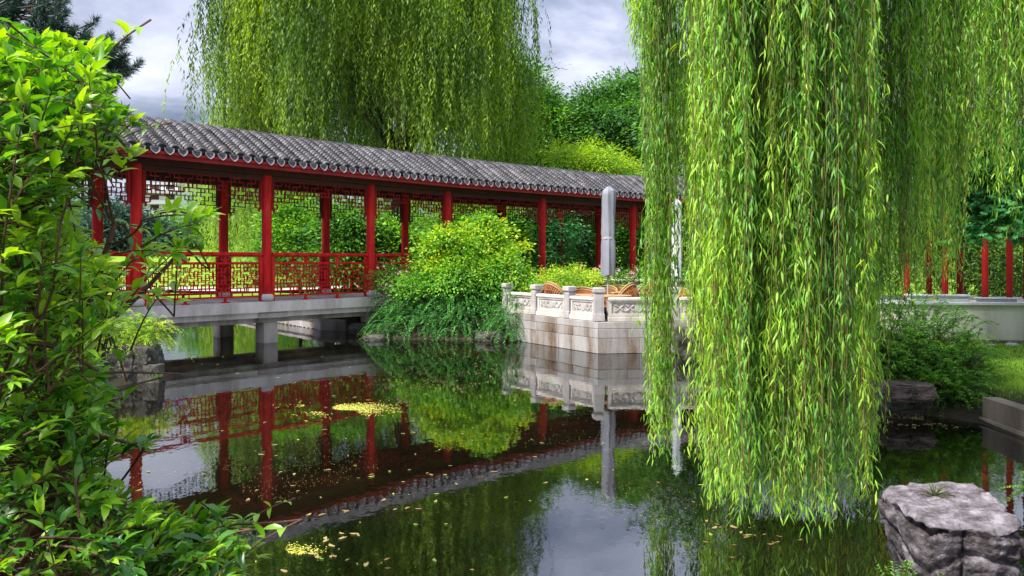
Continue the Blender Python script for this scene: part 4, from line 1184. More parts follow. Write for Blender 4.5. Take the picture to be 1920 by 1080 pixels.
sh = empty('cover_shrub', (-1.25, 16.1, .1), 'dark green small-leaved mound spilling over the bank down to the water', 'shrub')
allp = []
for i, (c, r, n) in enumerate((((-1.9, 16.15, .15), (.95, .6, .75), 420), ((-.9, 15.95, .15), (1.0, .55, 1.0), 520), ((.0, 15.55, .1), (.46, .45, .85), 380), ((-2.1, 16.5, .5), (.8, .45, .65), 300), ((-2.55, 16.1, .05), (.45, .5, .55), 170), ((-1.4, 16.4, .5), (1.0, .5, .85), 300))):
    p = sprays('foliage', sh, c, r, n, .42, .034, M['leaf_cover'], .55, 30, .9, .3); allp.append(p)
allp = np.concatenate(allp); stem_obj(sh, list(allp), np.array([-1.2, 16.1, .2]), k=6)

broadleaf('golden_shrub', (-.75, 17.0, .5), [B(x_, y_, 16.8 + R.normal() * .15, r_, r_ * 1.3, r_ * .8, int(r_ * 1.1)) for (x_, y_, r_) in ((905, 432, 22), (930, 428, 13), (880, 450, 24), (925, 458, 24), (893, 480, 24), (948, 486, 15), (858, 470, 18), (828, 455, 22), (812, 478, 22), (838, 490, 26), (868, 505, 26), (820, 505, 18), (910, 412, 9), (842, 440, 9), (960, 462, 8))], 48, .085, .13, M['leaf_yellow'], 'tall yellow-green leafy shrub rising above the dark mound before the gallery', 'shrub', trunk_r=.045, wid=.62, stems=4)
broadleaf('green_shrub', (-.7, 16.7, .45), [B(x_, y_, 16.4 + R.normal() * .15, r_, r_ * 1.3, r_ * .8, int(r_ * 1.1)) for (x_, y_, r_) in ((850, 520, 28), (890, 520, 30), (930, 505, 28), (962, 520, 22), (945, 540, 28), (972, 548, 18), (905, 545, 30), (865, 550, 28), (820, 530, 24), (795, 530, 20), (770, 535, 16), (880, 495, 20), (985, 525, 12))], 50, .075, .13, M['leaf_bright'], 'fresh green shrub between the yellow-leaved shrub and the dark mound', 'shrub', trunk_r=.04, wid=.6, stems=4)
for nm_, c0, r0, mt_ in (('golden_shrub', (-.85, 16.8, 1.2), (1.0, .6, 1.0), 'leaf_yellow'), ('green_shrub', (-.6, 16.5, .8), (1.1, .6, .95), 'leaf_bright')):
    ro_ = [o for o in COL.objects if o.name == nm_][0]
    ps_ = sprays('young_shoots', ro_, c0, r0, 90, .42, .062, M[mt_], .5, 14, .35, .9, dirz=1.0); stem_obj(ro_, list(ps_), np.array([c0[0], c0[1], .5]), r=.003, every=3, k=2)
broadleaf('flowering_bush', (1.05, 16.9, .5), [B(1030, 535, 16.4, 50, 50, 26, 80), B(1085, 525, 16.6, 46, 46, 24, 80), B(990, 540, 16.2, 34, 34, 30, 50), B(1120, 535, 16.6, 30, 30, 20, 30)], 44, .055, .085, M['leaf_yellow'], 'low yellow-flecked bush between the tall shrub and the terrace chairs', 'shrub', trunk_r=.03, wid=.5, stems=3)
fb = broadleaf('rose_bush', (-2.35, 16.9, .4), [B(745, 520, 16.6, 44, 30, 30, 60), B(715, 545, 16.4, 20, 20, 22, 20), B(780, 525, 16.6, 26, 26, 30, 30)], 30, .05, .085, M['leaf_mid'], 'thin leggy bush with small pink buds in front of the red railing', 'shrub', trunk_r=.02, wid=.5, stems=3)
def blossoms(root, pts, size, mat, petals=5, name='blossom'):
    P = []; A = []; Nn = []; Ls = []
    for p in pts:
        for k in range(petals):
            a = k / petals * 2 * pi; P.append(p); A.append((math.cos(a), -.35, math.sin(a))); Nn.append((0, -1, .15)); Ls.append(size)
    P = np.array(P); leaves_obj(name, mat, root, P, np.array(A, float), np.array(Nn, float), np.array(Ls), np.array(Ls) * .8, R.random(len(P)))
blossoms(fb, [at(R.uniform(705, 790), R.uniform(495, 545), 16.3) for _ in range(16)], .028, M['petal_pink'])
an = broadleaf('anemone_plant', (3.2, 16.9, .4), [B(1165, 520, 16.8, 34, 30, 18, 30), B(1225, 522, 16.8, 34, 30, 20, 30), B(1290, 520, 16.9, 40, 30, 24, 30)], 26, .06, .10, M['leaf_mid'], 'slender garden anemones with pink flowers behind the closed parasol', 'flowering plant', trunk_r=.02, wid=.5, stems=3)
pts = [at(x + R.normal() * 2, y + R.normal() * 2, 16.6) for (x, y) in ((1116, 505), (1120, 512), (1125, 498), (1123, 516), (1113, 515), (1089, 497), (1160, 506), (1183, 512), (1188, 510), (1184, 518), (1191, 506), (1217, 503), (1175, 520), (1240, 508), (1128, 508), (1118, 520), (1260, 505))]
blossoms(an, pts, .045, M['petal_pink'])
for p in pts:
    mb = MB(); mb.tube([p, p + np.array([R.normal() * .06, 0, -.55])], .004, 4); mb.build('flower_stem', M['twig'], an)
yb_ = [o for o in COL.objects if o.name.startswith('flowering_bush')][0]
blossoms(yb_, [at(R.uniform(990, 1125), R.uniform(502, 545), 16.1 + R.random() * .3) for _ in range(70)], .022, M['petal_yellow'])

# right bank shrub hanging over the rocks
rs_ = empty('arching_shrub', (4.35, 8.7, .15), 'fine-leaved arching shrub spilling over the rocks left of the lawn', 'shrub')
allp = []
for (c, r, n) in (((4.62, 8.9, .38), (.78, .55, .80), 700), ((4.10, 8.6, .25), (.5, .45, .62), 420), ((4.95, 8.65, .2), (.42, .45, .55), 340), ((4.2, 9.3, .3), (.6, .5, .8), 260), ((4.62, 8.2, .1), (.26, .3, .42), 260)):
    p = sprays('foliage', rs_, c, r, n, .46, .030, M['leaf_mid'], .5, 34, .6, .9, dirz=1.1); allp.append(p)
allp = np.concatenate(allp); stem_obj(rs_, list(allp), np.array([4.5, 8.9, .2]), r=.003, k=3)

# mossy plants over the left bank stones
lm = empty('moss_shrub', (-5.6, 10.6, .3), 'yellow-green fine-leaved shrub over the stones at the left end of the bridge', 'shrub')
allp = []
for (c, r, n) in (((-5.35, 10.5, .45), (.50, .45, .55), 300), ((-5.9, 10.2, .5), (.6, .5, .6), 240), ((-4.95, 10.6, .5), (.28, .3, .35), 140), ((-6.6, 9.8, .5), (.8, .7, .8), 260)):
    allp.append(sprays('foliage', lm, c, r, n, .28, .026, M['leaf_yellow'] if c[0] > -5.6 else M['leaf_mid'], .5, 26, .8, .5))
stem_obj(lm, list(np.concatenate(allp)), np.array([-5.5, 10.5, .2]), r=.003, k=4)
# ================================================================ the big-leaved shrub in the left foreground
fs_ = empty('broadleaf_shrub', (-2.0, 1.9, .15), 'glossy broad-leaved shrub filling the left foreground beside the camera', 'shrub')
mb = MB(); nodes = []
def stem(pts, r0, r1):
    pts = [np.array(p, float) for p in pts]
    # smooth through the points
    out = []
    for i in range(len(pts) - 1):
        a = pts[max(0, i - 1)]; b = pts[i]; c = pts[i + 1]; d = pts[min(len(pts) - 1, i + 2)]
        for t in np.linspace(0, 1, 6, endpoint=False):
            out.append(.5 * ((2 * b) + (-a + c) * t + (2 * a - 5 * b + 4 * c - d) * t * t + (-a + 3 * b - 3 * c + d) * t ** 3))
    out.append(pts[-1]); n = len(out)
    mb.tube(out, [r0 + (r1 - r0) * k / (n - 1) for k in range(n)], 7)
    nodes.extend(out)
G0 = (-1.75, 2.1, .05)
stem([G0, at(105, 900, 2.2), at(85, 720, 2.3), at(60, 560, 2.4), at(30, 400, 2.4)], .026, .012)
stem([G0, at(115, 860, 2.2), at(110, 700, 2.3), at(170, 560, 2.4), at(215, 420, 2.5)], .022, .008)
stem([(-2.1, 2.4, .1), at(20, 700, 2.6), at(40, 460, 2.7), at(70, 300, 2.7), at(110, 190, 2.7)], .028, .008)
stem([G0, at(160, 960, 2.2), at(260, 990, 2.3), at(370, 1005, 2.4)], .016, .006)
stem([at(20, 700, 2.5), at(120, 640, 2.5), at(220, 590, 2.6), at(330, 480, 2.7), at(372, 415, 2.7)], .014, .004)
stem([at(70, 300, 2.7), at(150, 250, 2.7), at(225, 225, 2.7)], .012, .005)
stem([at(40, 400, 2.6), at(150, 330, 2.6), at(240, 300, 2.6)], .010, .004)
stem([at(0, 640, 2.0), at(100, 650, 2.1), at(190, 700, 2.2)], .010, .004)
stem([at(100, 860, 2.2), at(180, 820, 2.3), at(270, 840, 2.4)], .009, .004)
nodes = np.array(nodes)
edge = prof_interp([-60, 60, 90, 150, 200, 235, 280, 330, 380, 440, 500, 560, 620, 690, 740, 790, 830, 880, 930, 960, 1000, 1060, 1140], [60, 90, 200, 190, 220, 225, 200, 150, 140, 165, 215, 255, 215, 185, 215, 205, 245, 165, 205, 290, 400, 425, 445])
tw = []
for k in range(1050):
    y = R.uniform(70, 1120); e = float(edge(y)); x = e - abs(R.normal()) * 130 - R.random() * 20
    if R.random() < .25: x = R.uniform(-120, e)
    if x < -160: continue
    D = R.uniform(2.0, 3.1) if y < 900 else R.uniform(2.0, 2.7)
    if x < e - 160: D = R.uniform(1.8, 2.7)
    tw.append((x, y, D))
for (x, y) in ((330, 470), (372, 420), (350, 440), (385, 405), (300, 500), (290, 560), (275, 470), (360, 1000), (410, 1000), (445, 1015), (455, 1000), (425, 985), (400, 970), (470, 1050), (465, 1030), (440, 1070), (455, 1045), (400, 1065), (350, 1050), (300, 1040), (385, 985), (430, 1060), (345, 455), (300, 960), (330, 985), (262, 845), (275, 825), (240, 290), (225, 215), (255, 235), (400, 1045), (110, 150), (75, 140), (150, 130), (185, 140), (200, 175), (140, 170), (40, 160), (100, 120), (60, 110)):
    for q_ in range(2): tw.append((x + R.normal() * 9, y + R.normal() * 9, 2.45 + R.normal() * .1))
POS = []; AX = []; NM = []; LN = []; TT = []
for (x, y, D) in tw:
    tip = at(x, y, D); rel = x / 200.0
    dirv = np.array([.75, -.15, .30]) + R.normal(size=3) * np.array([.45, .5, .38])
    if y < 230: dirv = np.array([.55, -.1, .45]) + R.normal(size=3) * .35
    dirv = dirv / np.linalg.norm(dirv); Lt = R.uniform(.16, .34)
    st = tip - dirv * Lt
    p = []
    m = int(R.integers(6, 9))
    up = np.array([0, 0, 1.0])
    for t in np.linspace(0, 1, m):
        p.append(st + dirv * Lt * t + up * (.05 * Lt * math.sin(pi * t)) )
    mb.tube(p, [.0034 - .002 * t for t in np.linspace(0, 1, m)], 5, cap=False)
    j = int(np.argmin(((nodes - st) ** 2).sum(1)))
    if np.linalg.norm(nodes[j] - st) < .42 and R.random() < .5: limb(mb, nodes[j], st, .0045, .003, sag=.0, wob=.05, n=6, sides=5)
    tb = R.random() * .6 + (.18 if 380 < y < 700 else 0) + .08
    side = np.cross(dirv, up); side /= np.linalg.norm(side)
    for i in range(1, m):
        for s_ in (-1, 1):
            a = dirv * R.uniform(.35, .8) + side * s_ * R.uniform(.5, .9) * (1 if i % 2 else .35) + up * (R.uniform(.0, .45) if i % 2 else R.choice([-.3, .7])) 
            POS.append(p[i]); AX.append(a + R.normal(size=3) * .12); NM.append(up + R.normal(size=3) * .35 - a * .2)
            LN.append(R.uniform(.026, .076) * (1.0 if i < m - 1 else .85)); TT.append(tb + R.random() * .35)
    for s_ in range(3):                               # the whorl at the tip
        a = dirv + side * (s_ - 1) * .45 + up * R.uniform(0, .5); POS.append(p[-1]); AX.append(a); NM.append(up + R.normal(size=3) * .3 - dirv * .3)
        LN.append(R.uniform(.04, .066)); TT.append(tb + .2 + R.random() * .3)
POS = np.array(POS); AX = np.array(AX); NM = np.array(NM); LN = np.array(LN)
leaves_obj('foliage', M['shrub_big'], fs_, POS, AX, NM, LN, LN * R.uniform(.30, .42, len(LN)), np.clip(TT, 0, 1), 'broad', fold=.22, smooth=False)
mb.build('stem', M['twig'], fs_)

# ================================================================ rocks
def rock(name, label, c, size, seed, mat, parent=None, group=None, sub=5, layers=0.5, cat='rock', rz=0, boxy=.6, tilt=0):
    import bmesh
    bm = bmesh.new(); bmesh.ops.create_icosphere(bm, subdivisions=sub, radius=1)
    off = Vector((seed * 3.1, seed * 1.7, seed * 5.3)); cr, sr = math.cos(rz), math.sin(rz)
    for v in bm.verts:
        p = v.co.copy(); m = max(abs(p.x), abs(p.y), abs(p.z)); q = p.lerp(p / m * .86, boxy)
        n1 = noise.noise(p * 1.3 + off); n2 = noise.noise(p * 3.1 + off * 2); n3 = noise.noise(p * 8 + off); n4 = noise.noise(p * 19 + off)
        # bedding: rough horizontal ledges
        lz = q.z * 4.2 + n1 * 1.3; led = (lz - math.floor(lz)); led = min(1, led * 2.2)
        k = 1 + .22 * n1 + .12 * n2 + .05 * n3 + .02 * n4
        q = Vector((q.x * (k - layers * .10 * (1 - led)), q.y * (k - layers * .10 * (1 - led)), q.z * (1 + .10 * n1 + .03 * n3)))
        rid = abs(noise.noise(Vector((p.x * 2.2, p.y * 2.2, p.z * .8)) + off * 3)); q *= 1 - .10 * max(0, .12 - rid) / .12
        if q.z > .72: q.z = .72 + (q.z - .72) * .35 + .03 * n3 + .015 * n4
        if tilt: q.z -= tilt * max(0, q.z + .3) * (.5 - q.y * .5)
        x, y, z = q.x * size[0], q.y * size[1], q.z * size[2]
        v.co = Vector((c[0] + x * cr - y * sr, c[1] + x * sr + y * cr, c[2] + z))
    me = bpy.data.meshes.new(name); bm.to_mesh(me); bm.free()
    me.polygons.foreach_set('use_smooth', [True] * len(me.polygons))
    try: me.set_sharp_from_angle(angle=math.radians(35))
    except Exception: pass
    me.materials.append(mat)
    o = put(name, me, parent)
    if label: tag(o, label, cat, group)
    return o

def boulder():
    """flat-topped block: plan outline carried down in ledges"""
    out = [(1658, 904), (1700, 900), (1731, 898), (1771, 895), (1823, 901), (1858, 921), (1884, 939), (1889, 961), (1916, 970), (1917, 985), (1866, 991), (1820, 982), (1780, 984), (1737, 982), (1708, 962), (1685, 946), (1664, 934), (1650, 920)]
    zt = .50; P = np.array([[(x - CX) / F, 1.0] for (x, y) in out]) * np.array([[F * (EYE - zt) / (y - YH)] for (x, y) in out])
    # resample the outline evenly
    Q_ = np.vstack([P, P[:1]]); s = np.r_[0, np.cumsum(np.hypot(*np.diff(Q_, axis=0).T))]; m = 260
    u = np.linspace(0, s[-1], m, endpoint=False); O = np.stack([np.interp(u, s, Q_[:, 0]), np.interp(u, s, Q_[:, 1])], 1)
    for _ in range(3): O = (O + np.roll(O, 1, 0) + np.roll(O, -1, 0)) / 3
    c = O.mean(0); V = []
    nt_, ns = 46, 120
    for i in range(nt_):                       # top, from the middle outwards
        r = (i / (nt_ - 1)) ** .8
        for k in range(m):
            x, y = c + (O[k] - c) * r * (1 - .012 * (i == nt_ - 1))
            p = Vector((x * 7, y * 7, 1.3)); z = zt + .016 * noise.noise(p) + .008 * noise.noise(p * 3.1) + .004 * noise.noise(p * 9)
            # the crack that crosses the top, and the lower left shoulder beyond it
            cr = (y - 3.63) - .25 * (x - 1.75) + .03 * noise.noise(p * 1.5)
            z -= .022 * math.exp(-(cr / .010) ** 2) * (x < 2.12)
            if cr > 0: z -= .012
            st = (math.floor((x * .7 + y * 1.2 + .25 * noise.noise(p * .6)) * 9) % 3) * .004
            z -= st + .035 * max(0, r - .93) / .07 * (.5 + .5 * noise.noise(p * 2))
            V.append((x, y, z))
    for j in range(1, ns + 1):                  # sides
        t = j / ns; z = zt - .03 - t * .85
        for k in range(m):
            q = O[k]; n_ = (q - c) / np.linalg.norm(q - c)
            p = Vector((q[0] * 5, q[1] * 5, z * 9)); led = z * 9 + 1.1 * noise.noise(Vector((q[0] * 3, q[1] * 3, z * 2)))
            fr = led - math.floor(led); o = -.022 * (1 - min(1, fr * 3)) + .010 * fr
            o += .030 * noise.noise(Vector((q[0] * 4, q[1] * 4, z * 4))) + .013 * noise.noise(p * 2.3) + .006 * noise.noise(p * 6) + .003 * noise.noise(p * 15)
            vc = noise.noise(Vector((q[0] * 6.5, q[1] * 6.5, z * .8 + 4))); o -= .030 * max(0, .10 - abs(vc)) / .10
            sh = -.16 * max(0, t - .05) * (1 if q[0] < 1.85 else .35) - .02 * (t < .04)
            xy = q + n_ * (o + sh); V.append((xy[0], xy[1], z + .006 * noise.noise(p * 3)))
    rows = nt_ + ns; Qd = []
    for i in range(rows - 1):
        a_ = np.arange(m); Qd.append(np.stack([i * m + a_, (i + 1) * m + a_, (i + 1) * m + (a_ + 1) % m, i * m + (a_ + 1) % m], 1))
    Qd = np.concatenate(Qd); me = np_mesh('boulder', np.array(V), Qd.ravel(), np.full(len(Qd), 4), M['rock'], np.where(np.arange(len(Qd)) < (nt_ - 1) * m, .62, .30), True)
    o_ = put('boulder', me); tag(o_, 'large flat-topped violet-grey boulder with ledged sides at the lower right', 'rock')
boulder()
rock('stone', 'small orange-brown stone at the foot of the large boulder', (1.60, 3.22, .12), (.09, .08, .16), 7, M['rock_orange'], sub=4)
RG = 'rocks under the arching shrub'
rock('ledge_rock', 'flat brown ledge rock jutting from under the arching shrub', (4.08, 8.05, .24), (.30, .24, .12), 3, M['rock_brown'], group=RG, sub=5)
rock('ledge_rock', 'dark rock at the right end of the arching shrub beside the lawn', (5.0, 8.75, .38), (.28, .26, .22), 9, M['rock_brown'], group=RG, sub=4)
rock('ledge_rock', 'shadowed rock below the flat brown ledge at the waterline', (4.18, 8.2, .02), (.30, .2, .14), 12, M['rock_dark'], group=RG, sub=4)
rock('bank_rock', 'dark rough rock standing at the water below the left end of the bridge', (-5.05, 10.35, .15), (.36, .30, .42), 21, M['rock_dark'], group='rocks on the left bank', sub=5)
rock('bank_rock', 'small pale-edged rock in the water right of the dark bank rock', (-4.72, 10.2, .05), (.13, .14, .24), 22, M['rock_dark'], group='rocks on the left bank', sub=4)
rock('bank_rock', 'mossy rock half hidden by the broad-leaved shrub', (-5.75, 9.7, .2), (.5, .5, .42), 23, M['rock_dark'], group='rocks on the left bank', sub=4)
rock('water_rock', 'grey rock at the waterline below the dark green mound', (-.42, 15.35, .06), (.30, .2, .17), 31, M['rock_dark'], group='rocks along the middle bank', sub=4)
rock('water_rock', 'rounded dark rock beside the right face of the terrace behind the hanging shoots', (3.0, 13.25, .22), (.28, .3, .30), 33, M['rock_dark'], group='rocks along the middle bank', sub=4)
rock('water_rock', 'low rock at the left foot of the dark green mound', (-2.75, 15.55, .0), (.25, .2, .14), 35, M['rock_dark'], group='rocks along the middle bank', sub=4)
rock('water_rock', 'dark rock in the shade under the bridge deck', (-3.2, 16.9, .05), (.4, .3, .26), 37, M['rock_dark'], group='rocks along the middle bank', sub=4)
for k in range(16):                                     # pebbles along the footing of the plastered wall
    p = np.array(WA) + wd * (2.5 + k * .27 + R.normal() * .05) - wn * (.30 + R.random() * .12)
    s = R.uniform(.05, .10)
    rock('pebble', 'grey pebble in the row along the footing of the plastered wall', (p[0], p[1], .33), (s * 1.2, s, s * .7), 40 + k, M['grey_block'], group='pebbles along the footing', sub=2, cat='pebble', boxy=.2)

# plants beside the boulder
def fern(name, label, base, n, length, leaf, mat, lean=(0, 0, 1), cat='plant', wid=.42):
    root = empty(name, base, label, cat); b = np.array(base, float); P = []; A = []; Nn = []; Ls = []; T = []; m_ = MB()
    for k in range(n):
        d = nrm(np.array(lean) + R.normal(size=3) * .38); L_ = length * R.uniform(.6, 1.1); pts = []
        tn = R.random() * .5
        for t in np.linspace(0, 1, 12):
            p = b + d * L_ * t + np.array([0, 0, -.35 * L_ * t * t]); pts.append(p)
            if t > .12:
                sd_ = np.cross(d, [0, 0, 1.0]); sd_ /= np.linalg.norm(sd_) + 1e-6
                for s_ in (-1, 1):
                    P.append(p); A.append(d * .6 + sd_ * s_ + R.normal(size=3) * .15); Nn.append(np.array([0, 0, 1.0]) + R.normal(size=3) * .3)
                    Ls.append(leaf * (1.15 - .6 * t)); T.append(tn + R.random() * .4)
        m_.tube(pts, .0018, 4, cap=False)
    Ls = np.array(Ls); leaves_obj('foliage', mat, root, np.array(P), np.array(A), np.array(Nn), Ls, Ls * wid, np.clip(T, 0, 1), 'broad', smooth=False)
    m_.build('stem', M['twig'], root)
fern('leafy_weed', 'bright green leafy weed growing at the left foot of the boulder', (1.545, 3.10, .16), 60, .34, .028, M['leaf_bright'], (.05, -.1, .95))
fern('leafy_weed', 'small green weed at the right edge behind the boulder', (2.95, 4.4, .30), 14, .16, .03, M['leaf_bright'], (-.4, -.3, .6))
fern('moss_tuft', 'small olive moss tuft lying on top of the boulder', (1.98, 3.62, .492), 40, .10, .010, M['leaf_olive'], (.3, 0, .35))
fern('bank_plant', 'low dark leafy plant below the broad-leaved shrub at the bottom left', (-1.35, 2.5, .15), 30, .45, .05, M['leaf_mid'], (.2, -.3, .8))

# grass on the right lawn and the far lawn edge
n = 26000
gxx = R.uniform(4.6, 9.5, n); gyy = R.uniform(6.5, 11.6, n); gz, gd = height(gxx, gyy); ok = (gd > .38) & (gxx > 4.7)
gxx, gyy, gz = gxx[ok], gyy[ok], gz[ok]; n = len(gxx)
o = leaves_obj('lawn_grass', M['leaf_bright'], None, np.stack([gxx, gyy, gz - .005], 1), np.stack([R.normal(size=n) * .4, R.normal(size=n) * .4, np.ones(n)], 1), rdir(n), R.uniform(.02, .05, n), np.full(n, .006), R.random(n))
tag(o, 'short bright grass on the right lawn behind the retaining wall', 'grass', kind='stuff')

# ================================================================ parasols
def parasol(x, D, zb, zt, rad, mat, label, dark=False):
    X = (x - CX) / F * D; root = empty('closed_parasol', (X, D, .225), label, 'parasol', 'closed parasols on the terrace')
    m_ = MB(); m_.lathe((X, D, .23), [(.024, 0), (.024, zb - .17)], 12, .5); m_.build('pole', M['metal'], root)
    m_ = MB(); m_.lathe((X, D, .225), [(.26, 0), (.26, .05), (.24, .075), (.05, .085), (.04, .24)], 20, .4); m_.build('base', M['metal'], root)
    prof = []; sides = 28; V = []; H = zt - zb
    for j in range(22):
        t = j / 21; r = rad * (.97 + .05 * math.sin(t * 7)) if t < .93 else rad * (1 - ((t - .93) / .07) ** 2 * .8)
        for k in range(sides):
            a = 2 * pi * k / sides; rr = r * (1 + .09 * math.sin(a * 7 + t * 1.6) + .05 * math.sin(a * 3 + t * 9) + .02 * math.sin(t * 38 + a * 3)) * (1 - .10 * math.exp(-((t - .42) / .03) ** 2))
            V.append((X + rr * math.cos(a) + .012 * t, D + rr * math.sin(a), zb + H * t + (.02 * math.sin(a * 3) if j == 0 else 0)))
    fs = [(j * sides + k, j * sides + (k + 1) % sides, (j + 1) * sides + (k + 1) % sides, (j + 1) * sides + k) for j in range(21) for k in range(sides)]
    fs.append(tuple(21 * sides + k for k in range(sides)))
    m_ = MB(); m_.add(V, fs, .5, True); cv_ = m_.build('cover', mat, root)
    m_ = MB(); zs = zb + H * .42; m_.lathe((X, D, zs - .02), [(rad * .93, 0), (rad * .95, .01), (rad * .95, .03), (rad * .93, .04)], 24, .5); m_.build('strap', M['metal'], cv_)
parasol(1140, 14.9, 1.30, 3.02, .132, M['fabric'], 'closed parasol in a long grey cover beside the corner post of the terrace')
parasol(1268, 16.4, 1.25, 2.90, .10, M['fabric_white'], 'closed parasol in a white cover behind the hanging willow shoots')

# ================================================================ chairs and tables
FZ = .225
def make_chair(label):
    root = empty('cane_chair', (0, 0, 0), label, 'chair', 'cane chairs on the terrace')
    def T(pts, r, name, mat, par=root, extra=None):
        m_ = MB()
        for p in pts: m_.tube(p, r, 7)
        if extra: extra(m_)
        me_o = m_.build(name, mat); me_o.parent = par; return me_o
    s = MB(); s.box((0, 0, .43), (.46, .46, .035), (1, 0), .5, .012)
    for k in range(9): s.box((-.2 + .05 * k, 0, .452), (.03, .43, .012), (1, 0), random.random())
    so_ = s.build('seat', M['rattan']); so_.parent = root
    for (x, y) in ((-.22, -.2), (.22, -.2), (-.19, .2), (.19, .2)):
        T([[(x, y, .43), (x * 1.05, y * 1.08, 0)]], .016, 'leg', M['rattan_pale'])
    # curved back that sweeps forward into the arms
    arc = []
    for t in np.linspace(-1, 1, 25):
        a = t * pi * .62; x = .30 * math.sin(a); y = .06 + .26 * math.cos(a) if abs(t) < .8 else .06 + .26 * math.cos(a) - (abs(t) - .8) * .35
        z = .84 - .20 * abs(t) ** 1.8
        arc.append((x, y, z))
    f = arc[0]; g = arc[-1]
    T([arc, [tuple(np.array(q) - np.array([0, .0, .04])) for q in arc]], .016, 'back_frame', M['rattan_pale'])
    m_ = MB()
    for k in range(5, 20):
        p = np.array(arc[k]); q = np.array([p[0] * .72, .06 + (p[1] - .06) * .72, .45]); m_.tube([p, (p + q) / 2 + np.array([0, .02, 0]), q], .010, 5, random.random())
    for z in (.55, .62, .69):
        pts = [tuple(np.array([arc[k][0], arc[k][1], 0]) * (.78 + (z - .45) * .5) + np.array([0, 0.01, z])) for k in range(5, 20)]; m_.tube(pts, .012, 5, random.random())
    V = []; 
    for k in range(5, 20):
        p = np.array(arc[k]); q = np.array([p[0] * .72, .06 + (p[1] - .06) * .72, .45]); V += [p, q]
    m_.add(V, [(2 * k, 2 * k + 2, 2 * k + 3, 2 * k + 1) for k in range(14)], .4)
    b = m_.build('backrest', M['rattan']); b.parent = root
    for e in (f, g):
        T([[e, (e[0] * .98, e[1] - .03, e[2] - .12), (e[0] * .85, -.2, .43)]], .016, 'armrest', M['rattan_pale'])
    return root
proto = make_chair('x')
chairs = [  # pixel x, distance, turn, tilt forward, label
    (1020, 14.9, 2.2, .50, 'leftmost orange cane chair tipped forward behind the second parapet post'),
    (1098, 15.0, 0.15, .0, 'cane chair with a round slatted back between the second and corner posts'),
    (1128, 15.9, -.5, .0, 'cane chair partly behind the grey parasol pole'),
    (1166, 16.2, .1, .0, 'cane chair with rounded back just right of the grey parasol'),
    (1200, 14.6, -2.2, .55, 'orange cane chair tipped forward right of the corner post'),
    (1278, 14.9, .2, .0, 'cane chair seen between the hanging willow shoots'),
    (1225, 15.9, -.9, .25, 'cane chair at the rear of the terrace beside the willow shoots')]
for i, (px_, D, rz_, tilt, lab) in enumerate(chairs):
    if i == 0: c_ = proto
    else:
        c_ = proto.copy(); COL.objects.link(c_)
        for ch in list(proto.children):
            k = ch.copy(); COL.objects.link(k); k.parent = c_
    c_['label'] = lab; c_.location = ((px_ - CX) / F * D, D, FZ + (.06 if tilt else 0)); c_.rotation_euler = (tilt, 0, rz_)
def make_table(label):
    root = empty('round_table', (0, 0, 0), label, 'table', 'tables on the terrace')
    m_ = MB(); m_.lathe((0, 0, .70), [(.36, 0), (.375, .012), (.375, .028), (.36, .036)], 28, .5); t_ = m_.build('tabletop', M['rattan_pale']); t_.parent = root
    m_ = MB(); m_.lathe((0, 0, .02), [(.03, 0), (.025, .68)], 12, .5); t_ = m_.build('pedestal', M['metal']); t_.parent = root
    m_ = MB(); m_.lathe((0, 0, 0), [(.22, 0), (.22, .015), (.04, .03)], 20, .5); t_ = m_.build('base', M['metal']); t_.parent = root
    return root
tp = make_table('x')
for i, (px_, D, lab) in enumerate(((1100, 14.45, 'pale round table in front of the slatted cane chair'), (1146, 14.2, 'pale round table nearest the corner post of the terrace'), (1180, 15.4, 'pale round table at the rear behind the tipped chair'))):
    if i == 0: c_ = tp
    else:
        c_ = tp.copy(); COL.objects.link(c_)
        for ch in list(tp.children):
            k = ch.copy(); COL.objects.link(k); k.parent = c_
    c_['label'] = lab; c_.location = ((px_ - CX) / F * D, D, FZ)

# ================================================================ apartment block far away
ap = empty('apartment_block', (-91.5, 205, 3.5), 'distant pale apartment block with brown balcony bands seen below the eaves', 'building')
m_ = MB(); m_.box((-91.5, 205, 12), (12, 14, 18), (1, .0), .8); m_.build('wall', M['fabric_white'], ap)
m_ = MB(); m_.box((-91.5, 205, 21.2), (12.6, 14.6, .5), (1, 0), .4); m_.build('roof', M['grey_block'], ap)
for k in range(6):
    m_ = MB(); m_.box((-91.5, 197.4, 5.6 + k * 2.7), (11.4, 1.1, .95), (1, 0), .6); m_.build('balcony', M['metal'], ap)
    for j in range(3):
        m_ = MB(); m_.box((-95.5 + j * 4, 197.96, 7.0 + k * 2.7), (2.2, .1, 1.3), (1, 0), .1); m_.build('window', M['red_dark'], ap)

# ================================================================ floating leaves on the pond
def leafshape(n=9):
    v = []
    for k in range(n):
        a = 2 * pi * k / n; r = 1 + .22 * math.sin(3 * a + .5) + .12 * math.sin(5 * a); v.append((math.cos(a) * r, math.sin(a) * .42 * r, 0))
    return v
shapes = []
for k, mt in enumerate(('float_leaf', 'float_leaf', 'leaf_olive')):
    me = bpy.data.meshes.new('floating_leaf'); v = leafshape(); v = [(x, y, .10 * abs(y) + .06 * x * x) for (x, y, z) in v]; me.from_pydata(v, [], [tuple(range(len(v)))]); me.update(); me.materials.append(M[mt])
    a = me.attributes.new('tint', 'FLOAT', 'FACE'); a.data.foreach_set('value', [.3 + .3 * k]); shapes.append(me)
cnt = 0
rr = random.Random(5)
def over_water(x, y, m=.12):
    return float(pond_dist(np.array([x]), np.array([y]))[0]) < -m
clus = [(620, 760, 60), (900, 690, 40), (420, 830, 80), (560, 1020, 60), (700, 960, 60), (950, 760, 120), (520, 900, 120), (800, 830, 160), (460, 700, 90), (1000, 900, 120), (1400, 1000, 40), (700, 1050, 60), (1750, 770, 60)]
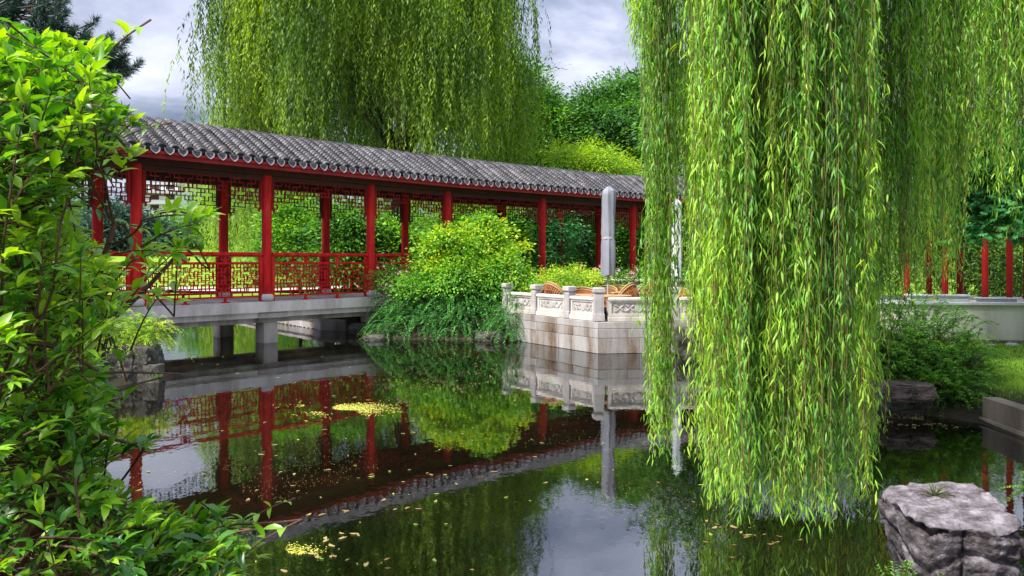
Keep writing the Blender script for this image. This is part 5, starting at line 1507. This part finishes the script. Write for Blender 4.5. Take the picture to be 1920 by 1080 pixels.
while cnt < 210:
    cx_, cy_, s = rr.choice(clus); px_ = cx_ + rr.gauss(0, s * 1.6); py_ = cy_ + rr.gauss(0, s * .35)
    if py_ < 655 or py_ > 1075: continue
    D = F * EYE / (py_ - YH); X = (px_ - CX) / F * D
    if not over_water(X, D): continue
    o = bpy.data.objects.new('floating_leaf', shapes[rr.choice((0, 0, 1, 1, 2))]); COL.objects.link(o)
    s_ = rr.uniform(.010, .030); o.location = (X, D, .004); o.scale = (s_, s_, s_); o.rotation_euler = (0, 0, rr.random() * 6.28)
    tag(o, 'fallen yellow leaf floating on the pond', 'leaf', 'fallen leaves floating on the pond'); cnt += 1
def flecks(name, label, cat, cx_, cy_, rx_, ry_, n, size, mat, gauss=True):
    X0 = []; 
    while len(X0) < n:
        px_ = cx_ + (rr.gauss(0, rx_ * .5) if gauss else rr.uniform(-rx_, rx_)); py_ = cy_ + (rr.gauss(0, ry_ * .5) if gauss else rr.uniform(-ry_, ry_))
        if py_ < YH + 150: continue
        D = F * EYE / (py_ - YH); X = (px_ - CX) / F * D
        if not over_water(X, D, .05): continue
        if gauss and noise.noise(Vector((X * 2.6, D * 2.0, 7))) < -.04: continue
        if not gauss and noise.noise(Vector((X * .9, D * .9, 3))) < .12: continue
        X0.append((X, D, .003 + rr.random() * .003))
    X0 = np.array(X0); n = len(X0); a = R.random(n) * 2 * pi
    o = leaves_obj(name, mat, None, X0, np.stack([np.cos(a), np.sin(a), np.zeros(n)], 1), np.tile([0, 0, 1.0], (n, 1)), size * R.uniform(.5, 1.4, n), size * R.uniform(.35, .9, n), R.random(n), fold=.02)
    tag(o, label, cat, kind='stuff')
flecks('duckweed_patch', 'yellow duckweed patch floating below the railing reflection', 'duckweed', 645, 767, 84, 13, 1500, .021, M['duckweed'])
flecks('duckweed_patch', 'small yellow-orange duckweed patch near the bottom of the pond', 'duckweed', 545, 1035, 60, 14, 260, .012, M['duckweed'])
flecks('pond_flecks', 'tiny seeds and flecks strewn over the pond surface', 'flecks', 850, 830, 800, 220, 3200, .0085, M['float_leaf'], False)
flecks('leaf_drift', 'thin drift of fallen leaves below the reflection of the dark mound', 'leaf drift', 830, 715, 190, 34, 420, .020, M['float_leaf'])
flecks('leaf_drift', 'olive leaf drift in the dark water right of the leafy curtain', 'leaf drift', 1760, 785, 110, 14, 260, .022, M['float_leaf'])
